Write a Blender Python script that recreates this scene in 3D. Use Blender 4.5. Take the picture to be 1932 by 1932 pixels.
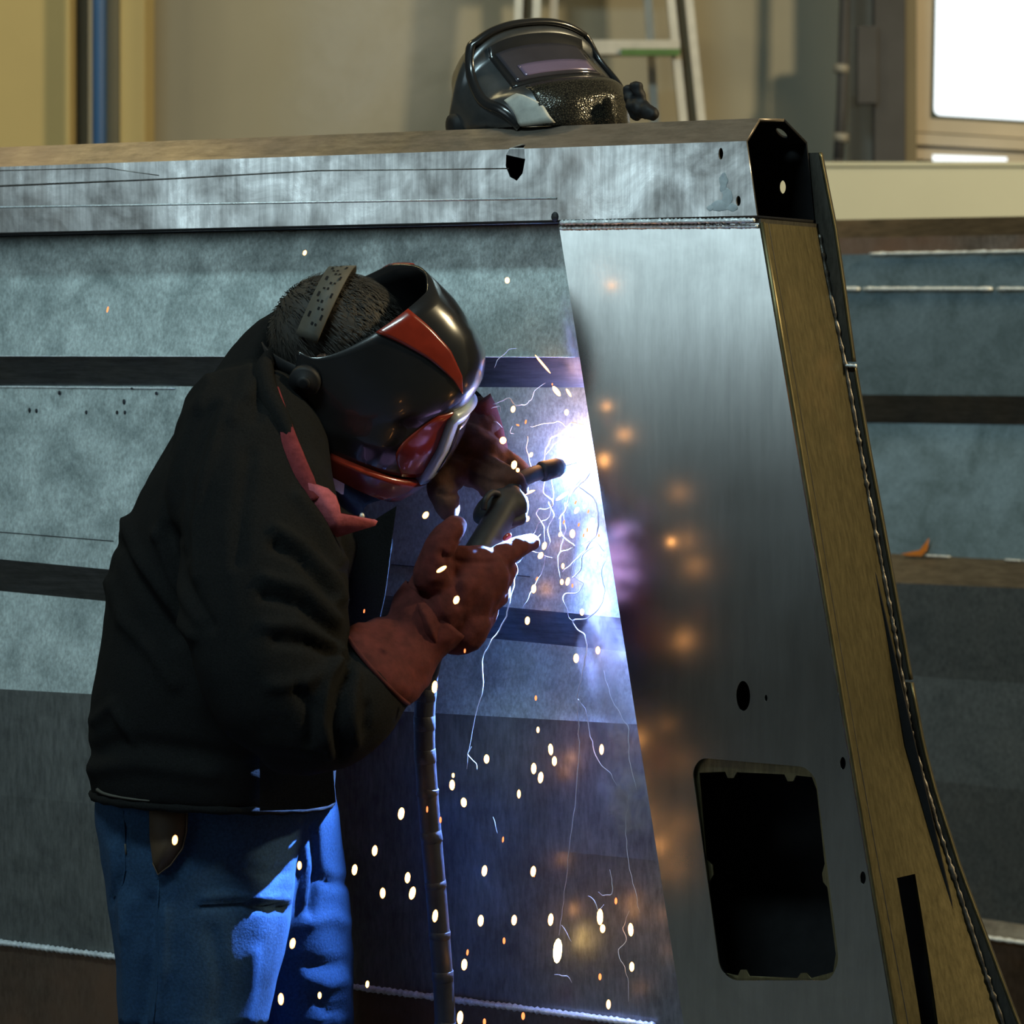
import bpy, bmesh, math, random
import numpy as np
from mathutils import Vector, Matrix, noise as mnoise
from mathutils.bvhtree import BVHTree

# ---------------------------------------------------------------- scene clear
for o in list(bpy.data.objects):
    bpy.data.objects.remove(o, do_unlink=True)
sc = bpy.context.scene
COL = sc.collection
R = random.Random(7)
PI = math.pi

# ---------------------------------------------------------------- camera
F = 6000.0        # focal length in pixels of the 1932 frame
HZ = 673.0        # horizon row
CZ = 1.61         # camera height
cam_d = bpy.data.cameras.new('camera')
cam = bpy.data.objects.new('camera', cam_d)
COL.objects.link(cam)
cam.location = (0, 0, CZ)
cam.rotation_euler = (PI / 2, 0, 0)
cam_d.sensor_width = 36
cam_d.lens = 36 * F / 1932
cam_d.shift_y = (HZ - 966) / 1932
cam_d.clip_end = 60
cam_d.dof.use_dof = True
cam_d.dof.focus_distance = 4.42
cam_d.dof.aperture_fstop = 7.0
sc.camera = cam

# ---------------------------------------------------------------- view, world, lights
sc.view_settings.view_transform = 'Standard'
sc.view_settings.look = 'None'
sc.view_settings.gamma = 1
sc.view_settings.use_curve_mapping = False
sc.view_settings.exposure = 0.0
w = bpy.data.worlds.new('world')
sc.world = w
w.use_nodes = True
w.node_tree.nodes['Background'].inputs[0].default_value = (0.55, 0.6, 0.62, 1)
w.node_tree.nodes['Background'].inputs[1].default_value = 0.02


def area(name, loc, target, sx, sy, power, color, spread=PI):
    d = bpy.data.lights.new(name, 'AREA')
    d.shape = 'RECTANGLE'
    d.size = sx
    d.size_y = sy
    d.energy = power
    d.color = color
    d.spread = spread
    o = bpy.data.objects.new(name, d)
    COL.objects.link(o)
    o.location = loc
    o.rotation_euler = (Vector(target) - Vector(loc)).to_track_quat('-Z', 'Y').to_euler()
    return o


# high daylight windows along the left side of the shop, behind the photographer
area('daylight_window', (-6.9, -0.6, 3.25), (0, -0.6, 3.25), 5.0, 2.9, 85, (0.72, 0.93, 1.0))
# cool tube lamps under the ceiling in front of the bay
area('ceiling_tubes', (-1.6, 1.5, 5.5), (-0.4, 4.6, 1.2), 1.8, 0.5, 150, (0.68, 0.95, 1.0))
# warm shop lamps on the right and over the back bay
area('shop_lamp_right', (4.6, 3.6, 4.6), (0.8, 8.0, 1.4), 0.42, 0.42, 330, (1.0, 0.80, 0.46))
area('shop_lamp_back', (-2.6, 6.3, 5.3), (-1.5, 9, 2.0), 1.2, 0.3, 60, (1.0, 0.82, 0.42))

# ---------------------------------------------------------------- frames


def P(x, y, Y):
    """pixel of the photograph at depth Y -> world point"""
    return Vector(((x - 966) / F * Y, Y, CZ - (y - HZ) / F * Y))


TH = math.radians(28)
RH = Vector((math.cos(TH), -math.sin(TH), 0))      # along the dump body, towards its rear
DH = Vector((math.sin(TH), math.cos(TH), 0))       # into the body
O0 = P(1115, HZ, 4.42)
O0.z = 0


def T(s, d, z):
    return O0 + RH * s + DH * d + Vector((0, 0, z))


def tp(x, y, d):
    """pixel -> (s, z) on the plane at offset d of the dump body"""
    k = (x - 966) / F
    ax, ay = O0.x + DH.x * d, O0.y + DH.y * d
    s = (k * ay - ax) / (RH.x - k * RH.y)
    Y = ay + RH.y * s
    return s, CZ - (y - HZ) / F * Y


def Tp(x, y, d):
    s, z = tp(x, y, d)
    return T(s, d, z)


# ---------------------------------------------------------------- object helpers
def put(o, parent=None):
    COL.objects.link(o)
    if parent is not None:
        o.parent = parent
        o.matrix_parent_inverse = Matrix.Translation(-base_of(parent))
    return o


BASE = {}


def base_of(o):
    return BASE.get(o.name, Vector((0, 0, 0)))


def thing(name, label, cat, loc=(0, 0, 0), group=None):
    o = bpy.data.objects.new(name, None)
    o.empty_display_size = 0.05
    COL.objects.link(o)
    o.location = loc
    BASE[o.name] = Vector(loc)
    o['label'] = label
    o['category'] = cat
    if group:
        o['group'] = group
    return o


def tag(o, label, cat, group=None):
    o['label'] = label
    o['category'] = cat
    if group:
        o['group'] = group
    return o


def obj(name, me, mat, parent=None, smooth=False):
    o = bpy.data.objects.new(name, me)
    if mat is not None:
        me.materials.clear()
        me.materials.append(mat)
    if smooth:
        for p in me.polygons:
            p.use_smooth = True
    return put(o, parent)


def struct(name, me, mat, parent=None):
    o = obj(name, me, mat, parent)
    if parent is None:
        o['kind'] = 'structure'
    return o


def mesh(verts, faces, name='m'):
    me = bpy.data.meshes.new(name)
    me.from_pydata([tuple(v) for v in verts], [], faces)
    bm = bmesh.new()
    bm.from_mesh(me)
    bmesh.ops.recalc_face_normals(bm, faces=bm.faces)
    bm.to_mesh(me)
    bm.free()
    return me


def box_me(x0, x1, y0, y1, z0, z1, bev=0.0):
    bm = bmesh.new()
    bmesh.ops.create_cube(bm, size=1)
    for v in bm.verts:
        v.co = Vector(((x0 + x1) / 2 + v.co.x * (x1 - x0), (y0 + y1) / 2 + v.co.y * (y1 - y0), (z0 + z1) / 2 + v.co.z * (z1 - z0)))
    if bev > 0:
        bmesh.ops.bevel(bm, geom=bm.edges[:], offset=bev, segments=2, affect='EDGES', profile=0.5)
    me = bpy.data.meshes.new('box')
    bm.to_mesh(me)
    bm.free()
    return me


def join(mes):
    bm = bmesh.new()
    for m in mes:
        bm.from_mesh(m)
    me = bpy.data.meshes.new('j')
    bm.to_mesh(me)
    bm.free()
    return me


def catmull(pts, n=6, closed=False):
    pts = [Vector(p) for p in pts]
    out = []
    m = len(pts)
    rng = range(m if closed else m - 1)
    for i in rng:
        p0 = pts[(i - 1) % m] if (closed or i > 0) else pts[0] * 2 - pts[1]
        p1 = pts[i]
        p2 = pts[(i + 1) % m]
        p3 = pts[(i + 2) % m] if (closed or i + 2 < m) else p2 * 2 - p1
        for k in range(n):
            t = k / n
            out.append(0.5 * ((2 * p1) + (p2 - p0) * t + (2 * p0 - 5 * p1 + 4 * p2 - p3) * t * t + (3 * p1 - p0 - 3 * p2 + p3) * t ** 3))
    if not closed:
        out.append(pts[-1])
    return out


def lerp_list(a, n):
    """resample list of floats to n values"""
    xs = np.linspace(0, 1, len(a))
    return list(np.interp(np.linspace(0, 1, n), xs, a))


def tube(pts, rad, n=8, cap=True, flat=1.0, up=None):
    """closed tube along pts; rad float or list; flat scales second axis"""
    pts = [Vector(p) for p in pts]
    if not isinstance(rad, (list, tuple)):
        rad = [rad] * len(pts)
    elif len(rad) != len(pts):
        rad = lerp_list(rad, len(pts))
    t0 = (pts[1] - pts[0]).normalized()
    a = Vector(up) if up is not None else (Vector((0, 0, 1)) if abs(t0.z) < 0.9 else Vector((1, 0, 0)))
    nrm = (a - t0 * a.dot(t0)).normalized()
    vs, fs = [], []
    for i, p in enumerate(pts):
        t = (pts[min(i + 1, len(pts) - 1)] - pts[max(i - 1, 0)]).normalized()
        nrm = (nrm - t * nrm.dot(t)).normalized()
        b = t.cross(nrm)
        for k in range(n):
            an = 2 * PI * k / n
            vs.append(p + nrm * (math.cos(an) * rad[i]) + b * (math.sin(an) * rad[i] * flat))
    for i in range(len(pts) - 1):
        for k in range(n):
            fs.append((i * n + k, i * n + (k + 1) % n, (i + 1) * n + (k + 1) % n, (i + 1) * n + k))
    if cap:
        fs.append(tuple(range(n)))
        fs.append(tuple((len(pts) - 1) * n + k for k in range(n)))
    return mesh(vs, fs)


def capsule(pts, rad, n=14, flat=1.0, up=None, sm=5):
    """tube with rounded ends through smooth points"""
    c = catmull(pts, sm) if len(pts) > 2 else [Vector(pts[0]).lerp(Vector(pts[1]), k / 5) for k in range(6)]
    r = lerp_list(rad if isinstance(rad, (list, tuple)) else [rad, rad], len(c))
    d0 = (c[0] - c[1]).normalized()
    d1 = (c[-1] - c[-2]).normalized()
    head, hr, tail, trr = [], [], [], []
    for a in (80, 60, 35):
        q = math.radians(a)
        head.append(c[0] + d0 * (r[0] * math.sin(q)))
        hr.append(r[0] * math.cos(q))
    for a in (35, 60, 80):
        q = math.radians(a)
        tail.append(c[-1] + d1 * (r[-1] * math.sin(q)))
        trr.append(r[-1] * math.cos(q))
    return tube(head + c + tail, hr + r + trr, n, True, flat, up)


def loft(sections, n=28, cap=True, power=2.0):
    """sections: (centre, axis_a, axis_b) ellipses (superellipse power) -> closed mesh"""
    vs, fs = [], []
    for c, a, b in sections:
        for k in range(n):
            t = 2 * PI * k / n
            ct, st = math.cos(t), math.sin(t)
            e = 2.0 / power
            vs.append(c + a * (math.copysign(abs(ct) ** e, ct)) + b * (math.copysign(abs(st) ** e, st)))
    for i in range(len(sections) - 1):
        for k in range(n):
            fs.append((i * n + k, i * n + (k + 1) % n, (i + 1) * n + (k + 1) % n, (i + 1) * n + k))
    if cap:
        fs.append(tuple(range(n)))
        fs.append(tuple((len(sections) - 1) * n + k for k in range(n)))
    return mesh(vs, fs)


def ellipsoid(c, ax, u=20, v=14):
    """ax = three axis vectors"""
    bm = bmesh.new()
    bmesh.ops.create_uvsphere(bm, u_segments=u, v_segments=v, radius=1)
    for q in bm.verts:
        q.co = Vector(c) + Vector(ax[0]) * q.co.x + Vector(ax[1]) * q.co.y + Vector(ax[2]) * q.co.z
    bmesh.ops.recalc_face_normals(bm, faces=bm.faces)
    me = bpy.data.meshes.new('e')
    bm.to_mesh(me)
    bm.free()
    return me


def remesh(mes, voxel, smooth=4, fac=0.5):
    me = join(mes) if isinstance(mes, (list, tuple)) else mes
    o = bpy.data.objects.new('tmp', me)
    COL.objects.link(o)
    m = o.modifiers.new('r', 'REMESH')
    m.mode = 'VOXEL'
    m.voxel_size = voxel
    if smooth:
        s = o.modifiers.new('s', 'SMOOTH')
        s.iterations = smooth
        s.factor = fac
    dg = bpy.context.evaluated_depsgraph_get()
    dg.update()
    out = bpy.data.meshes.new_from_object(o.evaluated_get(dg))
    bpy.data.objects.remove(o, do_unlink=True)
    return out


def displace(me, fn):
    """move every vertex along its normal by fn(co, normal)"""
    co = [v.co.copy() for v in me.vertices]
    no = [v.normal.copy() for v in me.vertices]
    for v, c, nn in zip(me.vertices, co, no):
        v.co = c + nn * fn(c, nn)
    me.update()
    return me


def plate(outer, holes, origin, ex, ey, th, d0=0.0):
    """flat sheet with real holes. outer/holes are 2D lists in the frame origin + ex*u + ey*v.
    sheet occupies normal offsets [d0-th, d0] where normal = ex x ey"""
    cu = bpy.data.curves.new('c', 'CURVE')
    cu.dimensions = '2D'
    cu.fill_mode = 'BOTH'
    cu.extrude = th / 2
    for loop in [outer] + list(holes):
        sp = cu.splines.new('POLY')
        sp.points.add(len(loop) - 1)
        for q, (u, v) in zip(sp.points, loop):
            q.co = (u, v, 0, 1)
        sp.use_cyclic_u = True
    o = bpy.data.objects.new('tmp', cu)
    COL.objects.link(o)
    dg = bpy.context.evaluated_depsgraph_get()
    dg.update()
    me = bpy.data.meshes.new_from_object(o.evaluated_get(dg))
    bpy.data.objects.remove(o, do_unlink=True)
    ex, ey = Vector(ex), Vector(ey)
    nz = ex.cross(ey).normalized()
    M = Matrix(((ex.x, ey.x, nz.x, origin[0]), (ex.y, ey.y, nz.y, origin[1]), (ex.z, ey.z, nz.z, origin[2]), (0, 0, 0, 1)))
    me.transform(Matrix.Translation(nz * (d0 - th / 2)) @ M)
    bm = bmesh.new()
    bm.from_mesh(me)
    bmesh.ops.remove_doubles(bm, verts=bm.verts, dist=1e-5)
    bmesh.ops.recalc_face_normals(bm, faces=bm.faces)
    bm.to_mesh(me)
    bm.free()
    return me


def oval(cx, cy, rx, ry, n=18, tilt=0.0):
    return [(cx + rx * math.cos(2 * PI * k / n) * math.cos(tilt) - ry * math.sin(2 * PI * k / n) * math.sin(tilt),
             cy + rx * math.cos(2 * PI * k / n) * math.sin(tilt) + ry * math.sin(2 * PI * k / n) * math.cos(tilt)) for k in range(n)]


def round_poly(pts, r, n=5):
    """2D polygon with rounded corners"""
    out = []
    m = len(pts)
    for i in range(m):
        p = Vector(pts[i])
        a = (Vector(pts[i - 1]) - p)
        b = (Vector(pts[(i + 1) % m]) - p)
        ra = min(r, a.length * 0.45, b.length * 0.45)
        a.normalize()
        b.normalize()
        p0 = p + a * ra
        p1 = p + b * ra
        for k in range(n + 1):
            t = k / n
            q = p0 * (1 - t) ** 2 + p * 2 * t * (1 - t) + p1 * t * t
            out.append((q.x, q.y))
    return out


# ---------------------------------------------------------------- materials
def nt(name):
    m = bpy.data.materials.new(name)
    m.use_nodes = True
    t = m.node_tree
    return m, t, t.nodes['Principled BSDF']


def node(t, typ, **kw):
    n = t.nodes.new(typ)
    for k, v in kw.items():
        setattr(n, k, v)
    return n


def coords(t, scale=(1, 1, 1), rot=(0, 0, 0)):
    tc = node(t, 'ShaderNodeTexCoord')
    mp = node(t, 'ShaderNodeMapping')
    mp.inputs['Scale'].default_value = scale
    mp.inputs['Rotation'].default_value = rot
    t.links.new(tc.outputs['Object'], mp.inputs['Vector'])
    return mp.outputs['Vector']


def noise_tex(t, vec, scale, detail=6, rough=0.6, dist=0.0):
    n = node(t, 'ShaderNodeTexNoise')
    n.inputs['Scale'].default_value = scale
    n.inputs['Detail'].default_value = detail
    n.inputs['Roughness'].default_value = rough
    n.inputs['Distortion'].default_value = dist
    t.links.new(vec, n.inputs['Vector'])
    return n.outputs['Fac']


def ramp(t, fac, stops):
    r = node(t, 'ShaderNodeValToRGB')
    el = r.color_ramp.elements
    while len(el) > 1:
        el.remove(el[-1])
    el[0].position, el[0].color = stops[0][0], (*stops[0][1], 1)
    for p, c in stops[1:]:
        e = el.new(p)
        e.color = (*c, 1)
    t.links.new(fac, r.inputs['Fac'])
    return r.outputs['Color']


def mixc(t, fac, a, b, mode='MIX'):
    m = node(t, 'ShaderNodeMix', data_type='RGBA', blend_type=mode)
    if isinstance(fac, (int, float)):
        m.inputs[0].default_value = fac
    else:
        t.links.new(fac, m.inputs[0])
    for i, q in ((6, a), (7, b)):
        if isinstance(q, tuple):
            m.inputs[i].default_value = (*q, 1)
        else:
            t.links.new(q, m.inputs[i])
    return m.outputs[2]


def mapr(t, fac, a, b, lo, hi):
    m = node(t, 'ShaderNodeMapRange')
    m.inputs[1].default_value = a
    m.inputs[2].default_value = b
    m.inputs[3].default_value = lo
    m.inputs[4].default_value = hi
    t.links.new(fac, m.inputs[0])
    return m.outputs[0]


def bump(t, bsdf, h, strength, dist=0.01):
    b = node(t, 'ShaderNodeBump')
    b.inputs['Strength'].default_value = strength
    b.inputs['Distance'].default_value = dist
    t.links.new(h, b.inputs['Height'])
    t.links.new(b.outputs['Normal'], bsdf.inputs['Normal'])


def plain(name, col, rough=0.6, metal=0.0, nscale=30, var=0.25, bstr=0.15, spec=0.5, coat=0.0):
    m, t, b = nt(name)
    v = coords(t)
    n = noise_tex(t, v, nscale)
    c = ramp(t, n, [(0.25, tuple(x * (1 - var) for x in col)), (0.75, tuple(min(1, x * (1 + var)) for x in col))])
    t.links.new(c, b.inputs['Base Color'])
    b.inputs['Roughness'].default_value = rough
    b.inputs['Metallic'].default_value = metal
    b.inputs['Specular IOR Level'].default_value = spec
    b.inputs['Coat Weight'].default_value = coat
    if bstr:
        bump(t, b, n, bstr, 0.004)
    return m


def steel(name, dark, light, rough=(0.28, 0.5), streak=(1, 1, 1), scale=14, rust=0.0, rustcol=(0.16, 0.085, 0.05), bstr=0.08, metal=1.0, fine=160, amp=(0.62, 1.15)):
    """mill-scaled sheet steel: patchy, streaked, slightly rusted"""
    m, t, b = nt(name)
    rot = (0, 0, TH)
    v = coords(t, (1, 1, 1), rot)
    vs = coords(t, streak, rot)
    n1 = noise_tex(t, v, scale, 8, 0.65, 0.4)
    n2 = noise_tex(t, vs, fine, 4, 0.7)
    n3 = noise_tex(t, v, 3.0, 4, 0.6, 0.3)
    c = ramp(t, n1, [(0.3, dark), (0.5, tuple((a + q) / 2 for a, q in zip(dark, light))), (0.72, light)])
    f = mapr(t, n2, 0.3, 0.7, amp[0], amp[1])
    cc = node(t, 'ShaderNodeVectorMath', operation='SCALE')
    t.links.new(c, cc.inputs[0])
    t.links.new(f, cc.inputs['Scale'])
    col = cc.outputs[0]
    if rust > 0:
        rf = mapr(t, n3, 0.62 - rust * 0.4, 0.75 - rust * 0.3, 0.0, min(1.0, 0.3 + rust))
        col = mixc(t, rf, col, rustcol)
        mf = mapr(t, rf, 0, 1, metal, metal * 0.45)
        t.links.new(mf, b.inputs['Metallic'])
    else:
        b.inputs['Metallic'].default_value = metal
    t.links.new(col, b.inputs['Base Color'])
    t.links.new(mapr(t, n1, 0.3, 0.7, rough[1], rough[0]), b.inputs['Roughness'])
    bump(t, b, n1, bstr, 0.004)
    return m


def emis(name, col, strength):
    m = bpy.data.materials.new(name)
    m.use_nodes = True
    t = m.node_tree
    t.nodes.remove(t.nodes['Principled BSDF'])
    e = node(t, 'ShaderNodeEmission')
    e.inputs[0].default_value = (*col, 1)
    e.inputs[1].default_value = strength
    t.links.new(e.outputs[0], t.nodes['Material Output'].inputs[0])
    return m


M = {}
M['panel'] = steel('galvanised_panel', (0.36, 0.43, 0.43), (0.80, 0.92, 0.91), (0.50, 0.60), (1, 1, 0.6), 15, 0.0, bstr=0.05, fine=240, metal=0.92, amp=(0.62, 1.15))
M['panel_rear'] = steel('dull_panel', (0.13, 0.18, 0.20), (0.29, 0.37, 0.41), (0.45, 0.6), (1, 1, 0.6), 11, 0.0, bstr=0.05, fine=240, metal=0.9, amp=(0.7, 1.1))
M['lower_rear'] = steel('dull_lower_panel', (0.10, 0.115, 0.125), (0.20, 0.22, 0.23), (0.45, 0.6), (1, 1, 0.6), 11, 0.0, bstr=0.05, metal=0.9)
M['band'] = steel('rib_steel_shaded', (0.16, 0.17, 0.18), (0.30, 0.32, 0.34), (0.35, 0.5), (0.1, 0.1, 1), 10)  # rib steel darkened: shade of its down-facing tilt put into the colour
M['lower'] = steel('lower_sheet_shaded', (0.12, 0.125, 0.122), (0.25, 0.26, 0.25), (0.32, 0.5), (1, 1, 0.2), 12, 0.18, (0.12, 0.075, 0.05), metal=0.6)  # brownish sheet with the lower wall's lack of light in its colour
M['rust_sheet'] = steel('rusty_sheet', (0.12, 0.09, 0.07), (0.24, 0.18, 0.14), (0.4, 0.6), (1, 1, 0.3), 12, 0.55)
M['rail'] = steel('scratched_rail', (0.22, 0.21, 0.20), (0.75, 0.76, 0.76), (0.22, 0.42), (1, 1, 0.06), 9, 0.16, (0.20, 0.14, 0.11), bstr=0.12, fine=95)
M['railtop'] = steel('rail_top', (0.24, 0.21, 0.18), (0.38, 0.335, 0.285), (0.42, 0.6), (0.15, 0.15, 1), 8, 0.35, (0.20, 0.14, 0.10))
M['ledge_brown'] = steel('brown_ledge', (0.12, 0.10, 0.08), (0.21, 0.175, 0.135), (0.45, 0.6), (0.15, 0.15, 1), 8, 0.3, (0.18, 0.12, 0.07))
M['post'] = steel('post_plate', (0.50, 0.51, 0.50), (0.68, 0.69, 0.68), (0.15, 0.19), (1, 1, 0.12), 5, 0.0, bstr=0.006, fine=60, amp=(0.86, 1.05))
M['postside'] = steel('post_side', (0.11, 0.095, 0.052), (0.20, 0.17, 0.09), (0.4, 0.55), (1, 1, 0.15), 8, 0.12, (0.2, 0.13, 0.05))
M['flange'] = steel('flange_plate', (0.07, 0.068, 0.06), (0.14, 0.13, 0.11), (0.45, 0.6), (1, 1, 0.2), 8)
M['inside'] = plain('hollow_shade_black', (0.012, 0.012, 0.013), 0.9, 0.0, spec=0.1)  # near-black stands in for shade in hollow rail, post and strap slots
M['weld'] = steel('fresh_weld', (0.62, 0.66, 0.68), (0.95, 0.97, 0.98), (0.2, 0.35), (1, 1, 1), 60, bstr=0.3, metal=0.25)
M['weld_old'] = steel('dull_weld', (0.12, 0.11, 0.10), (0.30, 0.28, 0.25), (0.35, 0.5), (1, 1, 1), 60, bstr=0.3)
M['burn'] = plain('scorch', (0.02, 0.02, 0.022), 0.7)
M['jacket'] = plain('black_jacket_cloth', (0.0088, 0.0090, 0.0090), 0.95, 0, 420, 0.4, 0.3, 0.05)
M['jeans'] = plain('blue_denim', (0.017, 0.044, 0.092), 0.9, 0, 260, 0.35, 0.25, 0.15)
M['glove'] = plain('maroon_suede_glove', (0.060, 0.0125, 0.011), 0.9, 0, 60, 0.4, 0.3, 0.2)
M['glove2'] = plain('brown_leather_glove', (0.065, 0.03, 0.022), 0.85, 0, 60, 0.45, 0.3, 0.2)
M['collar'] = plain('red_shirt_cloth', (0.13, 0.024, 0.028), 0.95, 0, 90, 0.35, 0.3, 0.1)
M['pink'] = plain('pink_shirt_lining', (0.30, 0.075, 0.09), 0.95, 0, 90, 0.35, 0.3, 0.1)
M['skin'] = plain('skin', (0.42, 0.24, 0.17), 0.6)
M['hair'] = plain('brown_grey_hair', (0.020, 0.017, 0.0135), 0.7, 0, 50, 0.6, 0.3)
M['blackgloss'] = plain('black_gloss_shell', (0.014, 0.014, 0.015), 0.22, 0, 15, 0.2, 0.02, 0.5, 0.3)
M['blackmatte'] = plain('black_plastic', (0.007, 0.007, 0.008), 0.62, 0, 40, 0.3, 0.1, 0.3)
M['redshell'] = plain('red_gloss_paint', (0.19, 0.019, 0.009), 0.25, 0, 30, 0.25, 0.03, 0.5, 0.4)
M['strap'] = plain('grey_strap', (0.062, 0.058, 0.046), 0.7)
M['lens'] = plain('lens_glass', (0.055, 0.05, 0.06), 0.08, 0.3, 8, 0.3, 0.0, 0.7)
M['lensrim'] = plain('lens_bezel', (0.36, 0.42, 0.46), 0.35, 0.2, 30, 0.2, 0.03)
M['brown_leather'] = plain('tan_leather', (0.05, 0.028, 0.011), 0.7)
M['hose'] = plain('taped_hose', (0.013, 0.015, 0.028), 0.55, 0, 40, 0.5, 0.3)
M['brass'] = plain('brass_snap', (0.6, 0.5, 0.25), 0.3, 1.0)
M['wall'] = plain('tan_painted_wall', (0.27, 0.255, 0.205), 0.85, 0, 2.0, 0.06, 0.02)
M['wall_yellow'] = plain('yellowed_wall', (0.42, 0.34, 0.16), 0.85, 0, 2.0, 0.06, 0.02)
M['brown'] = plain('brown_trim', (0.14, 0.115, 0.07), 0.8, 0, 3, 0.1, 0.02)
M['blue'] = plain('blue_paint', (0.012, 0.07, 0.21), 0.5, 0, 4, 0.1, 0.02)
M['concrete'] = plain('concrete_floor', (0.06, 0.056, 0.052), 0.8, 0, 4, 0.3, 0.1)
M['ceiling'] = plain('dark_ceiling', (0.10, 0.10, 0.095), 0.9, 0, 2, 0.1, 0.0)
M['alu'] = plain('ladder_aluminium', (0.50, 0.47, 0.42), 0.45, 0.5, 20, 0.15, 0.05)
M['green'] = plain('green_plastic', (0.06, 0.14, 0.03), 0.5)
M['ledge'] = plain('cream_beam_paint', (0.50, 0.50, 0.40), 0.7, 0, 3, 0.05, 0.02)
M['darkcol'] = plain('dark_column_paint', (0.035, 0.036, 0.042), 0.7, 0, 5, 0.3, 0.05)
M['greycol'] = plain('grey_conduit', (0.22, 0.21, 0.19), 0.6, 0.2, 5, 0.2, 0.05)
M['frame'] = plain('window_frame_paint', (0.42, 0.37, 0.30), 0.6, 0, 5, 0.08, 0.02)
M['gasket'] = plain('window_gasket', (0.02, 0.04, 0.03), 0.6)
M['orange'] = plain('orange_tape', (0.55, 0.16, 0.01), 0.6)
M['daylight'] = emis('window_daylight', (0.93, 1.0, 1.0), 1.6)

# ================================================================= THE SETTING
struct('floor', box_me(-7.3, 5.6, -4.2, 9.3, -0.1, 0.0), M['concrete'])
struct('ceiling', box_me(-7.3, 5.6, -4.2, 9.3, 6.0, 6.1), M['ceiling'])
struct('wall_back', box_me(-7.3, 5.6, 9.0, 9.2, 0, 6.0), M['wall'])
struct('wall_left', box_me(-7.3, -7.1, -4.2, 9.0, 0, 6.0), M['ceiling'])
struct('wall_right', box_me(5.4, 5.6, -4.2, 9.0, 0, 6.0), M['wall'])
struct('wall_front', box_me(-7.1, 5.4, -4.2, -4.0, 0, 6.0), M['ceiling'])


def strip(name, x0, x1, Y, mat, dep):
    a, b = P(x0, 0, Y).x, P(x1, 0, Y).x
    o = struct(name, box_me(a, b, Y, Y + dep, 0.0, 6.0, 0.004), mat)
    return o


strip('trim_1', -420, 132, 8.72, M['wall_yellow'], 0.28)
strip('trim_2', 132, 166, 8.86, M['brown'], 0.14)
strip('trim_3', 166, 182, 8.80, M['wall'], 0.20)
strip('trim_4', 200, 226, 8.86, M['wall'], 0.14)
strip('trim_5', 226, 273, 8.76, M['wall_yellow'], 0.24)

pb = P(187, 0, 8.6)
o = thing('blue_pipe', 'blue painted vertical pipe standing against the yellowed wall strips', 'pipe', (pb.x, 8.6, 0))
obj('pipe', tube([Vector((pb.x - 0.012, 8.6, 0.0)), Vector((pb.x, 8.6, 2.0)), Vector((pb.x + 0.004, 8.6, 5.99))], 0.019, 14), M['blue'], o, True)
for z in (1.2, 3.4):
    obj('pipe_clip', box_me(pb.x - 0.03, pb.x + 0.03, 8.575, 8.80, z, z + 0.03, 0.003), M['greycol'], o)

# ---- cream beam in front of the right part of the back wall
yb = 8.2
z0, z1 = P(0, 411, yb).z, P(0, 306, yb).z
o = thing('cream_beam', 'long cream painted box beam behind the rear dump body', 'beam', (P(1750, 0, yb).x, yb, 0))
x0, x1 = P(1340, 0, yb).x, P(2400, 0, yb).x
obj('beam', box_me(x0, x1, yb, yb + 0.22, z0 - 0.25, z1 - 0.012, 0.006), M['ledge'], o)
obj('top_lip', box_me(x0, x1, yb - 0.008, yb + 0.22, z1 - 0.012, z1, 0.003), M['ledge'], o)
for x in (1380, 2360):
    xx = P(x, 0, yb).x
    obj('leg', box_me(xx - 0.06, xx + 0.06, yb + 0.05, yb + 0.17, 0, z0 - 0.25), M['ledge'], o)

# ---- steel column with conduit
yc = 8.72


def col_box(name, x0, x1, y0, y1, Y, mat, par, dep=0.1):
    a, b = P(x0, y1, Y), P(x1, y0, Y)
    return obj(name, box_me(a.x, b.x, Y, Y + dep, a.z, b.z, 0.003), mat, par)


c0 = P(1683, 0, yc)
o = thing('steel_column', 'dark steel building column with a bolted plate against the back wall', 'column', (c0.x, yc, 0))
a, b = P(1652, 0, yc).x, P(1700, 0, yc).x
obj('web', box_me(a + 0.01, b - 0.005, yc + 0.03, yc + 0.25, 0, 5.99), M['darkcol'], o)
obj('flange', box_me(a - 0.004, b + 0.012, yc, yc + 0.03, 0, 5.99, 0.003), M['darkcol'], o)
obj('cover_strip', box_me(b + 0.012, b + 0.045, yc + 0.01, yc + 0.25, 0, 5.99, 0.003), M['brown'], o)
col_box('splice_plate', 1618, 1656, 48, 196, yc - 0.02, M['darkcol'], o, 0.04)
o = thing('conduit', 'thin dark conduit running up the back wall beside the steel column', 'pipe', (P(1590, 0, yc).x, yc, 0))
obj('tube', tube([P(1582, 300, yc), P(1588, 200, yc), P(1594, 0, yc), P(1600, -400, yc)], 0.015, 10), M['darkcol'], o, True)
obj('tube', tube([P(1578, 500, yc), P(1582, 300, yc)], 0.015, 10), M['darkcol'], o, True)
ob = obj('backing_strip', box_me(P(1604, 0, 8.9).x, P(1646, 0, 8.9).x, 8.9, 9.0, 0.0, 5.99), M['greycol'], None)
tag(ob, 'pale grey flat strip on the back wall behind the thin conduit', 'wall strip')
for yy in (130, 260):
    q = P(1592, yy, yc)
    obj('coupling', tube([P(1586, yy + 8, yc), P(1588, yy - 8, yc)], 0.021, 10), M['greycol'], o, True)

# ---- window at the right edge
yw = 8.86


def flat_px(name, pts, holes, Y, mat, par, th, r=0.0):
    q = lambda L: [(P(a, b, Y).x, P(a, b, Y).z) for a, b in L]
    outer = q(pts)
    hs = [round_poly(q(h), r) if r else q(h) for h in holes]
    return obj(name, plate(outer, hs, (0, Y, 0), (1, 0, 0), (0, 0, 1), th), mat, par)


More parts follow.
